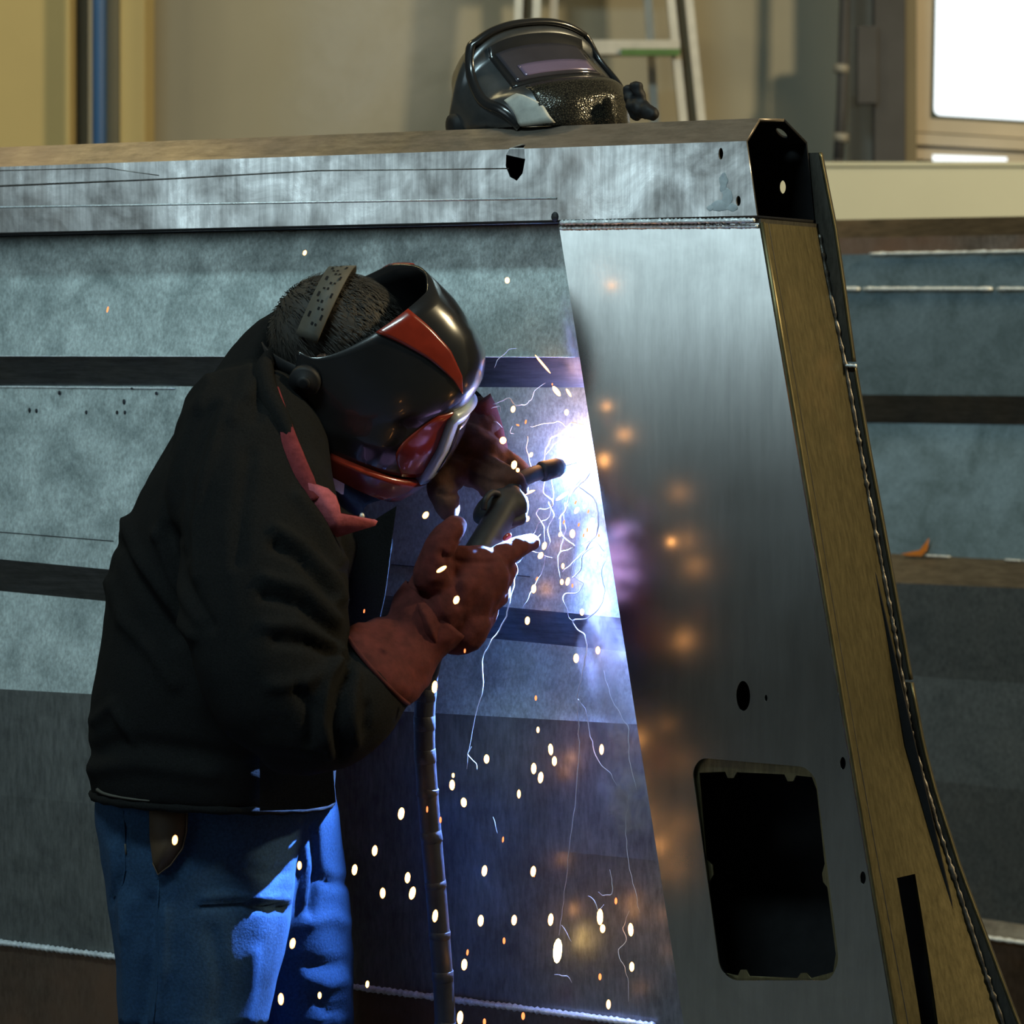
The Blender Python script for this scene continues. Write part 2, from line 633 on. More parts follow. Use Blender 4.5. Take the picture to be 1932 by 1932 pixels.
gl = [(1757, 222), (2130, 244), (2130, -60), (1763, -60)]
wn = flat_px('window_1', [(1724, 248), (2170, 274), (2170, -95), (1730, -95)], [gl], yw, M['frame'], None, 0.06, 0.02)
wn['kind'] = 'structure'
gi = [(1762, 217), (2125, 239), (2125, -55), (1767, -55)]
flat_px('gasket', gl, [gi], yw - 0.004, M['gasket'], wn, 0.03, 0.02)
flat_px('pane', gl, [], yw + 0.045, M['daylight'], wn, 0.006)
flat_px('window_sill', [(1720, 250), (2175, 277), (2175, 296), (1720, 272)], [], yw - 0.03, M['frame'], wn, 0.10)
flat_px('lower_frame', [(1726, 276), (2175, 298), (2175, 330), (1726, 300)], [], yw - 0.01, M['frame'], wn, 0.06)
flat_px('gap_light', [(1760, 292), (1900, 297), (1900, 304), (1760, 304)], [], yw - 0.075, M['daylight'], wn, 0.004)
flat_px('corner_knob', round_poly([(1714, 276), (1744, 274), (1746, 300), (1716, 302)], 0.012), [], yw - 0.08, M['gasket'], wn, 0.02) if False else None

# ---- step ladder leaning in front of the back wall
yl = 8.70
lad = thing('step_ladder', 'aluminium step ladder with green edged tread standing by the back wall', 'ladder', (P(1130, 0, yl).x, yl, 0))


def bar(name, a, b, wx, wy, mat, par):
    a, b = Vector(a), Vector(b)
    t = (b - a).normalized()
    sx = Vector((1, 0, 0)) if abs(t.x) < 0.8 else Vector((0, 0, 1))
    sx = (sx - t * sx.dot(t)).normalized()
    sy = t.cross(sx)
    vs = []
    for p in (a, b):
        for i, j in ((-1, -1), (1, -1), (1, 1), (-1, 1)):
            vs.append(p + sx * (i * wx / 2) + sy * (j * wy / 2))
    me = mesh(vs, [(0, 1, 2, 3), (4, 5, 6, 7), (0, 1, 5, 4), (1, 2, 6, 5), (2, 3, 7, 6), (3, 0, 4, 7)])
    return obj(name, me, mat, par)


def ladder_line(x_at0, slope, Y0, Yslope, z):
    """x pixel at row 0, lean per metre"""
    zt = P(0, 0, Y0).z
    dz = zt - z
    return Vector((P(x_at0, 0, Y0).x + slope * dz, Y0 - Yslope * dz, z))


for xa, sl in ((992, -0.03), (1278, 0.10)):
    for off, ww in ((-0.019, 0.022), (0.030, 0.022)):
        bar('rail', ladder_line(xa, sl, yl, 0.06, 0.0) + Vector((off, 0, 0)), ladder_line(xa, sl, yl, 0.06, 2.95) + Vector((off, 0, 0)), ww, 0.06, M['alu'], lad)
    bar('rail_web', ladder_line(xa, sl, yl, 0.06, 0.0) + Vector((0.005, 0.02, 0)), ladder_line(xa, sl, yl, 0.06, 2.95) + Vector((0.005, 0.02, 0)), 0.03, 0.012, M['brown'], lad)
for xa, sl in ((1045, -0.02), (1222, 0.06)):
    bar('rear_leg', ladder_line(xa, sl, yl + 0.1, -0.05, 0.0), ladder_line(xa, sl, yl + 0.1, -0.05, 2.9), 0.022, 0.04, M['alu'], lad)
for k in range(-1, 8):
    zt = P(0, 92, yl).z - 0.29 * k
    if zt < 0.15:
        continue
    a = ladder_line(992, -0.03, yl, 0.06, zt)
    b = ladder_line(1272, 0.10, yl, 0.06, zt)
    st = bar('tread', a, b, 0.038, 0.085, M['alu'], lad)
    if k == 0:
        m = a.lerp(b, 0.62)
        obj('tread_edge', box_me(m.x, b.x, a.y - 0.055, a.y - 0.043, zt - 0.024, zt - 0.006), M['green'], st)

# ================================================================= NEAR DUMP BODY
body = thing('dump_body', 'bare steel dump body side with ribbed panels being welded', 'dump body', T(0, 0.1, 0))
SL = tp(-330, 673, 0)[0]


def quad_sheet(name, lineA, lineB, dA, dB, x0, x1, mat, par, th=0.005, zfloor=None):
    """sheet between two photographed bend lines ((xa,ya),(xb,yb)) at plane offsets dA (upper), dB (lower)"""
    def at(line, d, s):
        (sa, za), (sb, zb) = tp(*line[0], d), tp(*line[1], d)
        return za + (zb - za) * (s - sa) / (sb - sa)
    s0, s1 = tp(x0, 673, dA)[0], tp(x1, 673, dA)[0]
    nS, nV = 25, 4
    vs, fs = [], []
    for layer in (0, th):
        for i in range(nS):
            s = s0 + (s1 - s0) * i / (nS - 1)
            za = at(lineA, dA, s)
            zb = zfloor if zfloor is not None else at(lineB, dB, s)
            for k in range(nV):
                t = k / (nV - 1)
                vs.append(T(s, dA + (dB - dA) * t + layer, za + (zb - za) * t))
    N = nS * nV
    for i in range(nS - 1):
        for k in range(nV - 1):
            a = i * nV + k
            fs.append((a, a + 1, a + nV + 1, a + nV))
            fs.append((a + N, a + nV + N, a + nV + 1 + N, a + 1 + N))
        for k in (0, nV - 1):
            a = i * nV + k
            fs.append((a, a + nV, a + nV + N, a + N))
    o = obj(name, mesh(vs, fs), mat, par)
    return o


LN = [(((0, 425), (1085, 400)), 0.060),
      (((0, 672), (1085, 674)), 0.040),
      (((0, 728), (1085, 731)), 0.066),
      (((0, 1055), (930, 1143)), 0.050),
      (((0, 1115), (930, 1205)), 0.076),
      (((0, 1300), (900, 1350)), 0.063),
      (((0, 1500), (900, 1590)), 0.063),
      (((0, 1778), (1210, 1932)), 0.074)]
XR = 1296
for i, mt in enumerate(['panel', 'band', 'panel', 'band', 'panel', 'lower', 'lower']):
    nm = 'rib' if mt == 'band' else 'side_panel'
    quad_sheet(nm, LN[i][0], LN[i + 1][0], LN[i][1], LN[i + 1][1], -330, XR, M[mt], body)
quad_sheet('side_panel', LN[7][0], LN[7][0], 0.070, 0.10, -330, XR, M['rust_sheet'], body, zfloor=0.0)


def bead(name, pts, r, mat, par, pitch=0.006, jitter=0.25, n=7, squash=1.0):
    """rippled weld bead along pts"""
    L = sum((Vector(b) - Vector(a)).length for a, b in zip(pts, pts[1:]))
    k = max(4, int(L / pitch))
    c = []
    acc = [0]
    for a, b in zip(pts, pts[1:]):
        acc.append(acc[-1] + (Vector(b) - Vector(a)).length)
    for i in range(k * 2 + 1):
        q = L * i / (k * 2)
        j = 0
        while j < len(acc) - 2 and acc[j + 1] < q:
            j += 1
        t = (q - acc[j]) / max(1e-9, acc[j + 1] - acc[j])
        c.append(Vector(pts[j]).lerp(Vector(pts[j + 1]), t))
    rr = [r * ((1.0 if i % 2 else 0.72) + R.uniform(-jitter, jitter) * 0.6) for i in range(len(c))]
    return obj(name, tube(c, rr, n, True, squash), mat, par, True)


# welds and scribed lines on the wall
bead('weld_bead', [Tp(-200, 1754, 0.066), Tp(0, 1778, 0.066), Tp(600, 1853, 0.066), Tp(1235, 1935, 0.066)], 0.0056, M['weld'], body, 0.009)
bead('weld_bead', [Tp(-200, 441, 0.056), Tp(0, 437, 0.056), Tp(560, 433, 0.056)], 0.004, M['weld_old'], body, 0.02)
bead('painted_edge_glint', [Tp(-200, 671.5, 0.0385), Tp(1085, 673.5, 0.0385)], 0.0011, M['weld'], body, 0.05, 0.1)  # pale tube imitating the highlight along the rib edge
bead('weld_bead', [Tp(-100, 729, 0.0645), Tp(330, 733, 0.0645)], 0.0016, M['weld'], body, 0.02, 0.4)
for x, y, h in ((113, 741, 10), (57, 774, 12), (70, 775, 10), (164, 778, 9), (222, 778, 9), (237, 778, 9), (235, 758, 12), (296, 742, 8), (250, 733, 5)):
    q = Tp(x, y, 0.065)
    obj('spatter_spot', ellipsoid(q - DH * 0.002, (RH * 0.0022, DH * 0.002, Vector((0, 0, h * 0.00035))), 8, 6), M['burn'], body)

for a_, b_ in (((-60, 999), (214, 1021)), ((738, 1065), (1000, 1088))):
    obj('scribe_line', tube([Tp(*a_, 0.0518), Tp(*b_, 0.0518)], 0.0007, 6), M['burn'], body)
M['primer'] = plain('grey_primer_smear', (0.42, 0.46, 0.48), 0.7, 0, 60, 0.3, 0.2)
for x, y, rx, rz in ((1366, 345, 0.007, 0.014), (1372, 372, 0.008, 0.012), (1360, 388, 0.016, 0.008), (1380, 392, 0.008, 0.006), (1340, 392, 0.006, 0.005)):
    bl = ellipsoid(Tp(x, y, -0.006), (RH * rx, DH * 0.0009, Vector((0, 0, rz))), 18, 10)
    for v in bl.vertices:
        v.co += (RH * mnoise.noise(v.co * 160) + Vector((0, 0, mnoise.noise(v.co * 160 + Vector((9, 9, 9)))))) * 0.003
    obj('primer_smear', bl, M['primer'], body, True)

# ---- top rail, a folded hollow section open at the rear end
DF = -0.006
prof = [(0.19, 421, 1539), (DF, 412, 1429), (DF, 266, 1408), (0.042, 223, 1433), (0.120, 224, 1480), (0.186, 268, 1523), (0.19, 421, 1539)]
pts = [(d, tp(x, y, d)[1], tp(x, y, d)[0]) for d, y, x in prof]
names = ['rail_bottom', 'rail_face', 'rail_chamfer', 'rail_top', 'rail_chamfer', 'rail_back']
mats = ['inside', 'rail', 'railtop', 'railtop', 'inside', 'inside']  # inner rail sheets take the near-black shade colour
rail = None
for i in range(6):
    (d0, zz0, s0), (d1, zz1, s1) = pts[i], pts[i + 1]
    ey = DH * (d1 - d0) + Vector((0, 0, zz1 - zz0))
    L = ey.length
    ey.normalize()
    holes = []
    org = T(0, d0, zz0)
    loc = lambda x, y: (tp(x, y, DF)[0], tp(x, y, DF)[1] - zz0)
    if i == 1:
        hp = [(989, 279), (991, 300), (986, 327), (975, 341), (962, 334), (954, 313), (955, 292), (962, 279)]
        holes.append([loc(x, y) for x, y in hp])
        for hx, hy, rx, ry in ((1360, 290, 0.0035, 0.008), (1393, 379, 0.0035, 0.007)):
            a, b = loc(hx, hy)
            holes.append(oval(a, b, rx, ry))
    if i == 2:
        sa_, sb_ = tp(962, 275, 0)[0], tp(990, 275, 0)[0]
        holes.append([(sa_, 0.0006), (sb_, 0.0006), (sb_, 0.011), (sb_ - 0.006, 0.013), (sa_ + 0.007, 0.007)])
    if i == 4:
        holes.append(oval(tp(1475, 258, 0.152)[0], L * 0.5, 0.0062, 0.016))
        holes.append(oval(tp(1452, 262, 0.152)[0] - 0.20, L * 0.5, 0.012, 0.016))
    if i == 5:
        sh, zh = tp(1478, 353, 0.188)
        holes.append(oval(sh, zz0 - zh, 0.0052, 0.0095))
    me = plate([(SL, 0), (s0, 0), (s1, L), (SL, L)], holes, org, RH, ey, 0.004)
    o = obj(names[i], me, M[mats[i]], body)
# weld of the post head to the rail
bead('weld_bead', [Tp(1057, 420, DF - 0.002), Tp(1240, 418, DF - 0.002), Tp(1424, 416, DF - 0.002)], 0.0042, M['weld'], body, 0.006)
bead('weld_bead', [Tp(1057, 431, -0.003), Tp(1240, 428, -0.003), Tp(1430, 427, -0.003)], 0.0033, M['weld'], body, 0.006)
obj('rail_seam', tube([Tp(-300, 393, DF - 0.0005), Tp(0, 391, DF - 0.0005), Tp(1050, 374, DF - 0.0005)], 0.0016, 6), M['weld'], body, True)
obj('rail_seam', tube([Tp(-300, 355, DF), Tp(0, 351, DF), Tp(310, 338, DF), Tp(600, 322, DF), Tp(960, 318, DF)], [0.0015, 0.0015, 0.0012, 0.0010, 0.0009], 6), M['weld_old'], body, True)
obj('rail_seam', tube([Tp(-300, 326, DF), Tp(0, 322, DF), Tp(200, 317, DF), Tp(300, 331, DF)], 0.0008, 6), M['weld_old'], body, True)
obj('scorch_mark', ellipsoid(Tp(1047, 409, DF), (RH * 0.006, DH * 0.004, Vector((0, 0, 0.007))), 8, 6), M['burn'], body)

# ---- rear corner post
post = []


def line_s(p, q, d):
    (sa, za), (sb, zb) = tp(*p, d), tp(*q, d)
    return lambda z: sa + (sb - sa) * (z - za) / (zb - za)


sl = line_s((1055, 428), (1290, 1932), 0.0)
sr = line_s((1436, 418), (1690, 1932), 0.0)
zt = tp(1240, 424, 0)[1]
hole_px = [(1306, 1452), (1322, 1430), (1520, 1447), (1540, 1470), (1583, 1815), (1566, 1850), (1380, 1850), (1357, 1826)]
W2 = lambda L, d=0.0: [tp(x, y, d) for x, y in L]
holes = [round_poly(W2(hole_px), 0.012)]
for hx, hy, rx, ry in ((1402, 1313, 0.0105, 0.0205), (1445, 1317, 0.0022, 0.0045), (1590, 1440, 0.0042, 0.0085), (1628, 1656, 0.0042, 0.0085)):
    a, b = tp(hx, hy, 0)
    holes.append(oval(a, b, rx, ry))
zb = 0.0
fp = obj('post_face', plate([(sl(zb), zb), (sr(zb), zb), (sr(zt), zt), (sl(zt), zt)], holes, O0, RH, (0, 0, 1), 0.005), M['post'], body)
# recessed rim with bolt tabs inside the opening
inner = [(1319, 1458), (1368, 1456), (1373, 1468), (1384, 1468), (1390, 1457), (1480, 1461), (1486, 1474), (1496, 1474), (1502, 1463), (1532, 1466),
         (1541, 1490), (1556, 1630), (1551, 1648), (1553, 1664), (1561, 1674), (1577, 1800), (1572, 1834), (1530, 1846), (1522, 1836), (1511, 1836), (1504, 1846),
         (1414, 1842), (1408, 1830), (1397, 1830), (1392, 1841), (1366, 1836), (1349, 1810), (1337, 1665), (1346, 1650), (1344, 1632), (1332, 1622)]
big = [(1290, 1415), (1540, 1430), (1600, 1870), (1345, 1870)]
rh = []
for hx, hy in ((1379, 1462), (1491, 1467), (1340, 1641), (1557, 1657), (1403, 1836), (1517, 1841)):
    a, b = tp(hx, hy, 0.009)
    rh.append(oval(a, b, 0.0016, 0.0024, 10))
obj('opening_rim', plate(W2(big, 0.009), [W2(inner, 0.009)] + [], O0 + DH * 0.009, RH, (0, 0, 1), 0.004), M['postside'], body)
# left return, inner back sheet
vs = [T(sl(zt), 0.004, zt), T(sl(zb), 0.004, zb), T(sl(zb), 0.168, zb), T(sl(zt), 0.168, zt)]
vs += [v + RH * 0.005 for v in vs]
obj('post_return', mesh(vs, [(0, 1, 2, 3), (4, 7, 6, 5), (0, 3, 7, 4), (1, 5, 6, 2), (0, 4, 5, 1), (3, 2, 6, 7)]), M['post'], body)
obj('inner_sheet', plate([(sl(zb), zb), (sr(zb) + 0.1, zb), (sr(zt) - 0.02, zt), (sl(zt), zt)], [], O0 + DH * 0.165, RH, (0, 0, 1), 0.004), M['inside'], body)  # added backing, coloured as shade so the post opening reads black
# olive side sheet: front edge straight, back edge flaring
DB = 0.19
bk = [tp(x, y, DB) for x, y in ((1543, 421), (1560, 520), (1595, 690), (1640, 940), (1690, 1205), (1722, 1400), (1770, 1560), (1830, 1745), (1893, 1932))]
bks = [b[0] for b in bk][::-1]
bkz = [b[1] for b in bk][::-1]
bks = [bks[0] + 0.30] + bks
bkz = [0.0] + bkz
sb = lambda z: float(np.interp(z, bkz, bks))
zs = sorted(set([0.0] + [zt - (zt - 0.0) * k / 80 for k in range(81)] + [tp(1705, 1650, 0.09)[1]]))
zslot = tp(1705, 1650, 0.09)[1]
us = [0, 0.25, 0.5, 0.75, 1.0]


def ucols(z):
    # slot borders in u, interpolated
    k = max(0.0, min(1.5, (zslot - z) / (zslot - tp(1750, 1932, 0.06)[1])))
    return [0.0, 0.30 - 0.07 * k, 0.53 - 0.14 * k, 0.66, 0.78, 0.9, 1.0]


def side_pt(u, z, off=0.0):
    s = sr(z) + (sb(z) - sr(z)) * u
    return T(s - off, DB * u + 0.002, z)


vs, fs = [], []
nu = 7
for off in (0.0, 0.004):
    for z in zs:
        for u in ucols(z):
            vs.append(side_pt(u, z, off))
N = len(zs) * nu
for i in range(len(zs) - 1):
    for k in range(nu - 1):
        if k == 1 and zs[i + 1] <= zslot + 1e-6 and zs[i] > 0.25:
            continue
        a = i * nu + k
        fs.append((a, a + 1, a + 1 + nu, a + nu))
        fs.append((a + N, a + nu + N, a + 1 + nu + N, a + 1 + N))
me = bpy.data.meshes.new('side')
me.from_pydata([tuple(v) for v in vs], [], fs)
obj('post_side', me, M['postside'], body, True)
# rolled corner of the post and a thin dark line beside it
obj('post_corner', tube([T(sr(z), 0.002, z) for z in np.linspace(zt, 0, 12)], 0.0042, 10), M['postside'], body, True)
obj('fold_line', tube([side_pt(0.11, z) for z in np.linspace(zt, 0, 24)], 0.0006, 6), M['burn'], body, True)
# head plate between rail and post
vs = [T(sl(zt), -0.002, zt - 0.001), T(sr(zt), -0.002, zt - 0.001), T(sb(zt), DB, zt - 0.001), T(sl(zt), DB, zt - 0.001)]
vs += [v + Vector((0, 0, 0.006)) for v in vs]
obj('post_head', mesh(vs, [(0, 1, 2, 3), (4, 7, 6, 5), (0, 4, 5, 1), (1, 5, 6, 2), (2, 6, 7, 3), (3, 7, 4, 0)]), M['flange'], body)
# flange: three plates along the back edge
out_px = [(1548, 288), (1562, 360), (1576, 430), (1592, 540), (1612, 688), (1640, 850), (1668, 1000), (1720, 1288), (1742, 1405), (1764, 1490), (1812, 1640), (1862, 1772), (1922, 1932)]
of = [tp(x, y, DB) for x, y in out_px]
oz = [b[1] for b in of][::-1]
os_ = [b[0] for b in of][::-1]
os_ = [os_[0] + 0.32] + os_
oz = [0.0] + oz
so = lambda z: float(np.interp(z, oz, os_))
ztop = tp(1540, 288, DB)[1]
cuts = [ztop, tp(1605, 688, DB)[1], tp(1715, 1288, DB)[1], 0.0]
for i in range(3):
    za, zc = cuts[i], cuts[i + 1] + (0.004 if i < 2 else 0.0)
    zz = list(np.linspace(za, zc, 48))
    inn = [((sb(z) if z < zt else sb(zt) - (z - zt) * 0.17) - 0.012, z) for z in zz]
    outl = [(so(z), z) for z in zz]
    obj('flange_plate', plate(outl + inn[::-1], [], O0 + DH * DB, RH, (0, 0, 1), 0.009), M['flange'], body)
    ed = tube([T(so(z) - 0.001, DB + 0.001, z) for z in zz], 0.0022, 6)
    obj('flange_edge', ed, M['postside'], body, True)
bead('weld_bead', [T(sb(z) + 0.001, DB - 0.003, z) for z in np.linspace(zt - 0.01, 0.3, 90)], 0.0042, M['weld_old'], body, 0.012, 0.5)
bead('tack_weld', [Tp(1596, 689.5, DB - 0.005), Tp(1616, 690.5, DB - 0.005)], 0.003, M['weld'], body, 0.01)

# ================================================================= REAR DUMP BODY
rear = thing('dump_body', 'second bare steel dump body standing behind the corner post', 'dump body', T(1.5, 2.45, 0))
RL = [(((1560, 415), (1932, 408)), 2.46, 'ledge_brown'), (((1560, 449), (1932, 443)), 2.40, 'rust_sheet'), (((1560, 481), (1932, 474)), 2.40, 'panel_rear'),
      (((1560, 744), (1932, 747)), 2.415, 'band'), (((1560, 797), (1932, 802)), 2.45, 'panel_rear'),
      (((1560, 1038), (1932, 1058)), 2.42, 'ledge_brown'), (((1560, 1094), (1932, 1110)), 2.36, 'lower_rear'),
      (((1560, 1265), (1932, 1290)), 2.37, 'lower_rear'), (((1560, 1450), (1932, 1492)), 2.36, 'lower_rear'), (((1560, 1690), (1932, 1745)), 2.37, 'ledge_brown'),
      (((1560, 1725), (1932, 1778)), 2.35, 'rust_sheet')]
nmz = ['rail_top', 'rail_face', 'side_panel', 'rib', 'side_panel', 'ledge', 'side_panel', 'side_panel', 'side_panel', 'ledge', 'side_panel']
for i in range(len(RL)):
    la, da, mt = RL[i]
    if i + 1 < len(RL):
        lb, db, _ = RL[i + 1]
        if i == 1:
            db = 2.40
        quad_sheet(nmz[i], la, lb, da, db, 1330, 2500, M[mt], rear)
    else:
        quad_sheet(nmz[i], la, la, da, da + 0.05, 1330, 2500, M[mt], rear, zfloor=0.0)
bead('weld_bead', [Tp(1640, 479, 2.393), Tp(1932, 474, 2.393), Tp(2100, 471, 2.393)], 0.004, M['weld'], rear, 0.02, 0.5)
for xa, xb in ((1400, 1622), (1628, 1872), (1880, 2200)):
    bead('weld_bead', [Tp(xa, 545, 2.397), Tp(xb, 545, 2.397)], 0.0048, M['weld'], rear, 0.03, 0.2)
for xa, xb in ((1746, 1792), (1895, 1925), (1928, 2000)):
    bead('weld_bead', [Tp(xa, 1038 + 0.054 * (xa - 1560), 2.413), Tp(xb, 1038 + 0.054 * (xb - 1560), 2.413)], 0.0022, M['weld'], rear, 0.02, 0.3)
bead('weld_bead', [Tp(1840, 1766, 2.345), Tp(1932, 1779, 2.345), Tp(2100, 1803, 2.345)], 0.0055, M['weld'], rear, 0.02, 0.3)
f = [(1700, 1045), (1735, 1038), (1752, 1016), (1748, 1038), (1738, 1049), (1712, 1048)]
obj('orange_tape', plate(W2(f, 2.408), [], O0 + DH * 2.408, RH, (0, 0, 1), 0.003), M['orange'], rear)

# ================================================================= THE WELDER
YB = 4.44
per = thing('person', 'welder in black jacket and blue jeans bending over the torch', 'person', (P(420, 0, YB).x, YB, 0))


def sec(l, r, Yc, b, tilt=0.0):
    """ellipse section between two pixels at depth Yc with half depth b"""
    A, B = P(l[0], l[1], Yc), P(r[0], r[1], Yc)
    a = (B - A) / 2
    return ((A + B) / 2, a, Vector((0, b, tilt)))


def smooth_secs(secs, n=4):
    c = catmull([s[0] for s in secs], n)
    a = catmull([s[1] for s in secs], n)
    b = catmull([s[2] for s in secs], n)
    return list(zip(c, a, b))


# --- base body (mostly under the clothes): one continuous figure with head and neck
hc = P(632, 660, 4.37)                      # head centre
fH = Vector((0.918, -0.03, -0.395)).normalized()
lH = Vector((0.062, 0.928, 0.368)).normalized()
lH = (lH - fH * lH.dot(fH)).normalized()
uH = fH.cross(lH).normalized()
HL = lambda f, l, u: hc + fH * f + lH * l + uH * u

body_parts = [
    ellipsoid(HL(0.008, 0, 0.010), (fH * 0.088, lH * 0.074, uH * 0.088)),
    ellipsoid(HL(0.060, 0, -0.055), (fH * 0.058, lH * 0.055, uH * 0.060)),
    capsule([HL(0.125, 0, -0.01), HL(0.112, 0, 0.03)], [0.014, 0.008], 8),
    ellipsoid(HL(0.0, -0.080, 0.0), (fH * 0.016, lH * 0.010, uH * 0.03), 10, 8),
    ellipsoid(HL(0.0, 0.080, 0.0), (fH * 0.016, lH * 0.010, uH * 0.03), 10, 8),
    capsule([HL(-0.02, 0, -0.02), P(565, 800, YB), P(540, 880, YB)], [0.058, 0.06, 0.08]),
    loft(smooth_secs([sec((350, 1560), (530, 1560), YB, 0.09), sec((290, 1400), (560, 1400), YB, 0.12), sec((300, 1150), (600, 1150), YB, 0.15),
                      sec((370, 950), (640, 980), YB, 0.16), sec((450, 800), (650, 880), YB, 0.15), sec((530, 720), (620, 780), YB, 0.09)])),
    capsule([P(500, 860, 4.27), P(530, 1120, 4.15), P(560, 1330, 4.12)], [0.055, 0.05, 0.042]),
    capsule([P(560, 1330, 4.12), P(660, 1290, 4.14), P(780, 1200, 4.21), P(840, 1140, 4.235)], [0.042, 0.04, 0.028, 0.028]),
    capsule([P(600, 830, 4.55), P(700, 850, 4.54), P(795, 765, 4.50)], [0.055, 0.048, 0.042]),
    capsule([P(795, 765, 4.50), P(880, 805, 4.49), P(900, 850, 4.44)], [0.04, 0.03, 0.028]),
    capsule([P(400, 1560, 4.42), P(345, 1900, 4.39), P(360, 2180, 4.39), P(335, 2740, 4.40)], [0.085, 0.07, 0.055, 0.042]),
    capsule([P(470, 1560, 4.53), P(565, 1900, 4.54), P(580, 2180, 4.54), P(560, 2700, 4.54)], [0.08, 0.05, 0.05, 0.042]),
]
obj('body', remesh(body_parts, 0.008, 3), M['skin'], per, True)

# --- jacket
tor = smooth_secs([
    sec((180, 1494), (626, 1514), YB, 0.205, -0.012),
    sec((172, 1430), (634, 1462), YB, 0.212, -0.010),
    sec((176, 1350), (640, 1392), YB, 0.215, -0.02),
    sec((187, 1262), (655, 1300), YB, 0.215, -0.015),
    sec((198, 1180), (712, 1190), YB, 0.215),
    sec((208, 1110), (722, 1125), YB, 0.218),
    sec((216, 1045), (733, 1060), YB, 0.222),
    sec((240, 985), (738, 1010), YB, 0.226),
    sec((283, 903), (700, 985), YB, 0.226),
    sec((345, 803), (640, 925), YB, 0.218),
    sec((400, 720), (596, 850), YB + 0.02, 0.205),
    sec((455, 641), (585, 780), YB + 0.05, 0.185),
    sec((510, 596), (592, 715), YB + 0.08, 0.15),
    sec((562, 566), (610, 660), YB + 0.11, 0.11),
    sec((596, 560), (630, 620), YB + 0.13, 0.06)], 4)
torso_me = loft(tor, 40, True, 2.35)
arm_r = capsule([P(470, 830, 4.30), P(478, 960, 4.23), P(500, 1130, 4.15), P(520, 1270, 4.11), P(565, 1345, 4.10)], [0.105, 0.112, 0.108, 0.098, 0.084], 24)
fore_r = capsule([P(560, 1345, 4.10), P(620, 1338, 4.11), P(675, 1312, 4.13), P(715, 1285, 4.155)], [0.082, 0.078, 0.066, 0.050], 24)
arm_l = capsule([P(600, 830, 4.54), P(700, 850, 4.53), P(795, 765, 4.50)], [0.09, 0.075, 0.062], 20)
fore_l = capsule([P(795, 765, 4.50), P(850, 785, 4.49)], [0.060, 0.052], 20)
jk = remesh([torso_me, arm_r, fore_r, arm_l, fore_l], 0.0065, 7, 0.5)


def px_of(c):
    return 966 + F * c.x / c.y, HZ + F * (CZ - c.z) / c.y


# hand-placed creases: (pixel polyline, half width px, depth m) where negative pushes in
CREASE = [
    ([(395, 720), (350, 830), (318, 930), (300, 1010)], 11, 0.006), ([(372, 790), (340, 900), (330, 1010)], 12, -0.006),
    ([(425, 760), (385, 900), (368, 1000), (375, 1090)], 10, 0.006), ([(405, 770), (362, 900), (350, 1050)], 10, -0.006),
    ([(240, 985), (252, 1040), (290, 1090), (330, 1150), (370, 1200)], 11, 0.009), ([(228, 1030), (250, 1080), (290, 1140), (330, 1200)], 13, -0.008),
    ([(208, 1100), (235, 1170), (290, 1230), (330, 1290)], 13, 0.008), ([(300, 1010), (330, 1090), (380, 1170)], 11, 0.007),
    ([(318, 1000), (350, 1100), (400, 1180)], 11, -0.007), ([(180, 1360), (215, 1330), (240, 1375), (250, 1400)], 10, 0.006),
    ([(176, 1420), (230, 1400), (330, 1412), (450, 1432), (560, 1440)], 18, -0.007), ([(180, 1450), (260, 1440), (400, 1460)], 16, 0.006),
    # sleeve elbow and forearm rolls
    ([(560, 940), (600, 990), (640, 1060)], 12, 0.008), ([(520, 1000), (570, 1030), (625, 1090), (640, 1130)], 12, 0.010), ([(520, 1030), (570, 1060), (620, 1120)], 10, -0.010),
    ([(500, 1090), (570, 1110), (630, 1170)], 12, 0.009), ([(500, 1125), (570, 1145), (630, 1200)], 10, -0.009),
    ([(500, 1180), (560, 1180), (620, 1210)], 12, 0.008), ([(520, 1210), (580, 1215), (640, 1240)], 10, -0.008),
    ([(510, 1295), (570, 1290), (640, 1250)], 12, 0.007), ([(640, 1230), (615, 1290), (605, 1360), (620, 1420)], 10, 0.010),
    ([(655, 1255), (640, 1300), (635, 1370), (645, 1420)], 9, -0.010), ([(672, 1275), (666, 1310), (662, 1350), (670, 1400)], 9, 0.008),
    ([(692, 1330), (690, 1350), (688, 1375)], 8, -0.006),
    ([(560, 1300), (590, 1340), (585, 1400)], 11, -0.008), ([(500, 620), (470, 700), (440, 790)], 12, 0.005), ([(520, 640), (498, 720), (485, 790)], 11, -0.006),
    ([(545, 640), (500, 690), (470, 750)], 10, 0.006), ([(470, 860), (455, 960), (450, 1060)], 14, -0.006)]


def seg_dist(px, py, poly):
    best = 1e9
    for (ax, ay), (bx, by) in zip(poly, poly[1:]):
        dx, dy = bx - ax, by - ay
        t = max(0.0, min(1.0, ((px - ax) * dx + (py - ay) * dy) / (dx * dx + dy * dy)))
        best = min(best, math.hypot(px - ax - dx * t, py - ay - dy * t))
    return best


CR = []
for poly, wd, h in CREASE:
    xs = [p[0] for p in poly]
    ys = [p[1] for p in poly]
    CR.append((min(xs) - 3 * wd, max(xs) + 3 * wd, min(ys) - 3 * wd, max(ys) + 3 * wd, poly, wd, h))


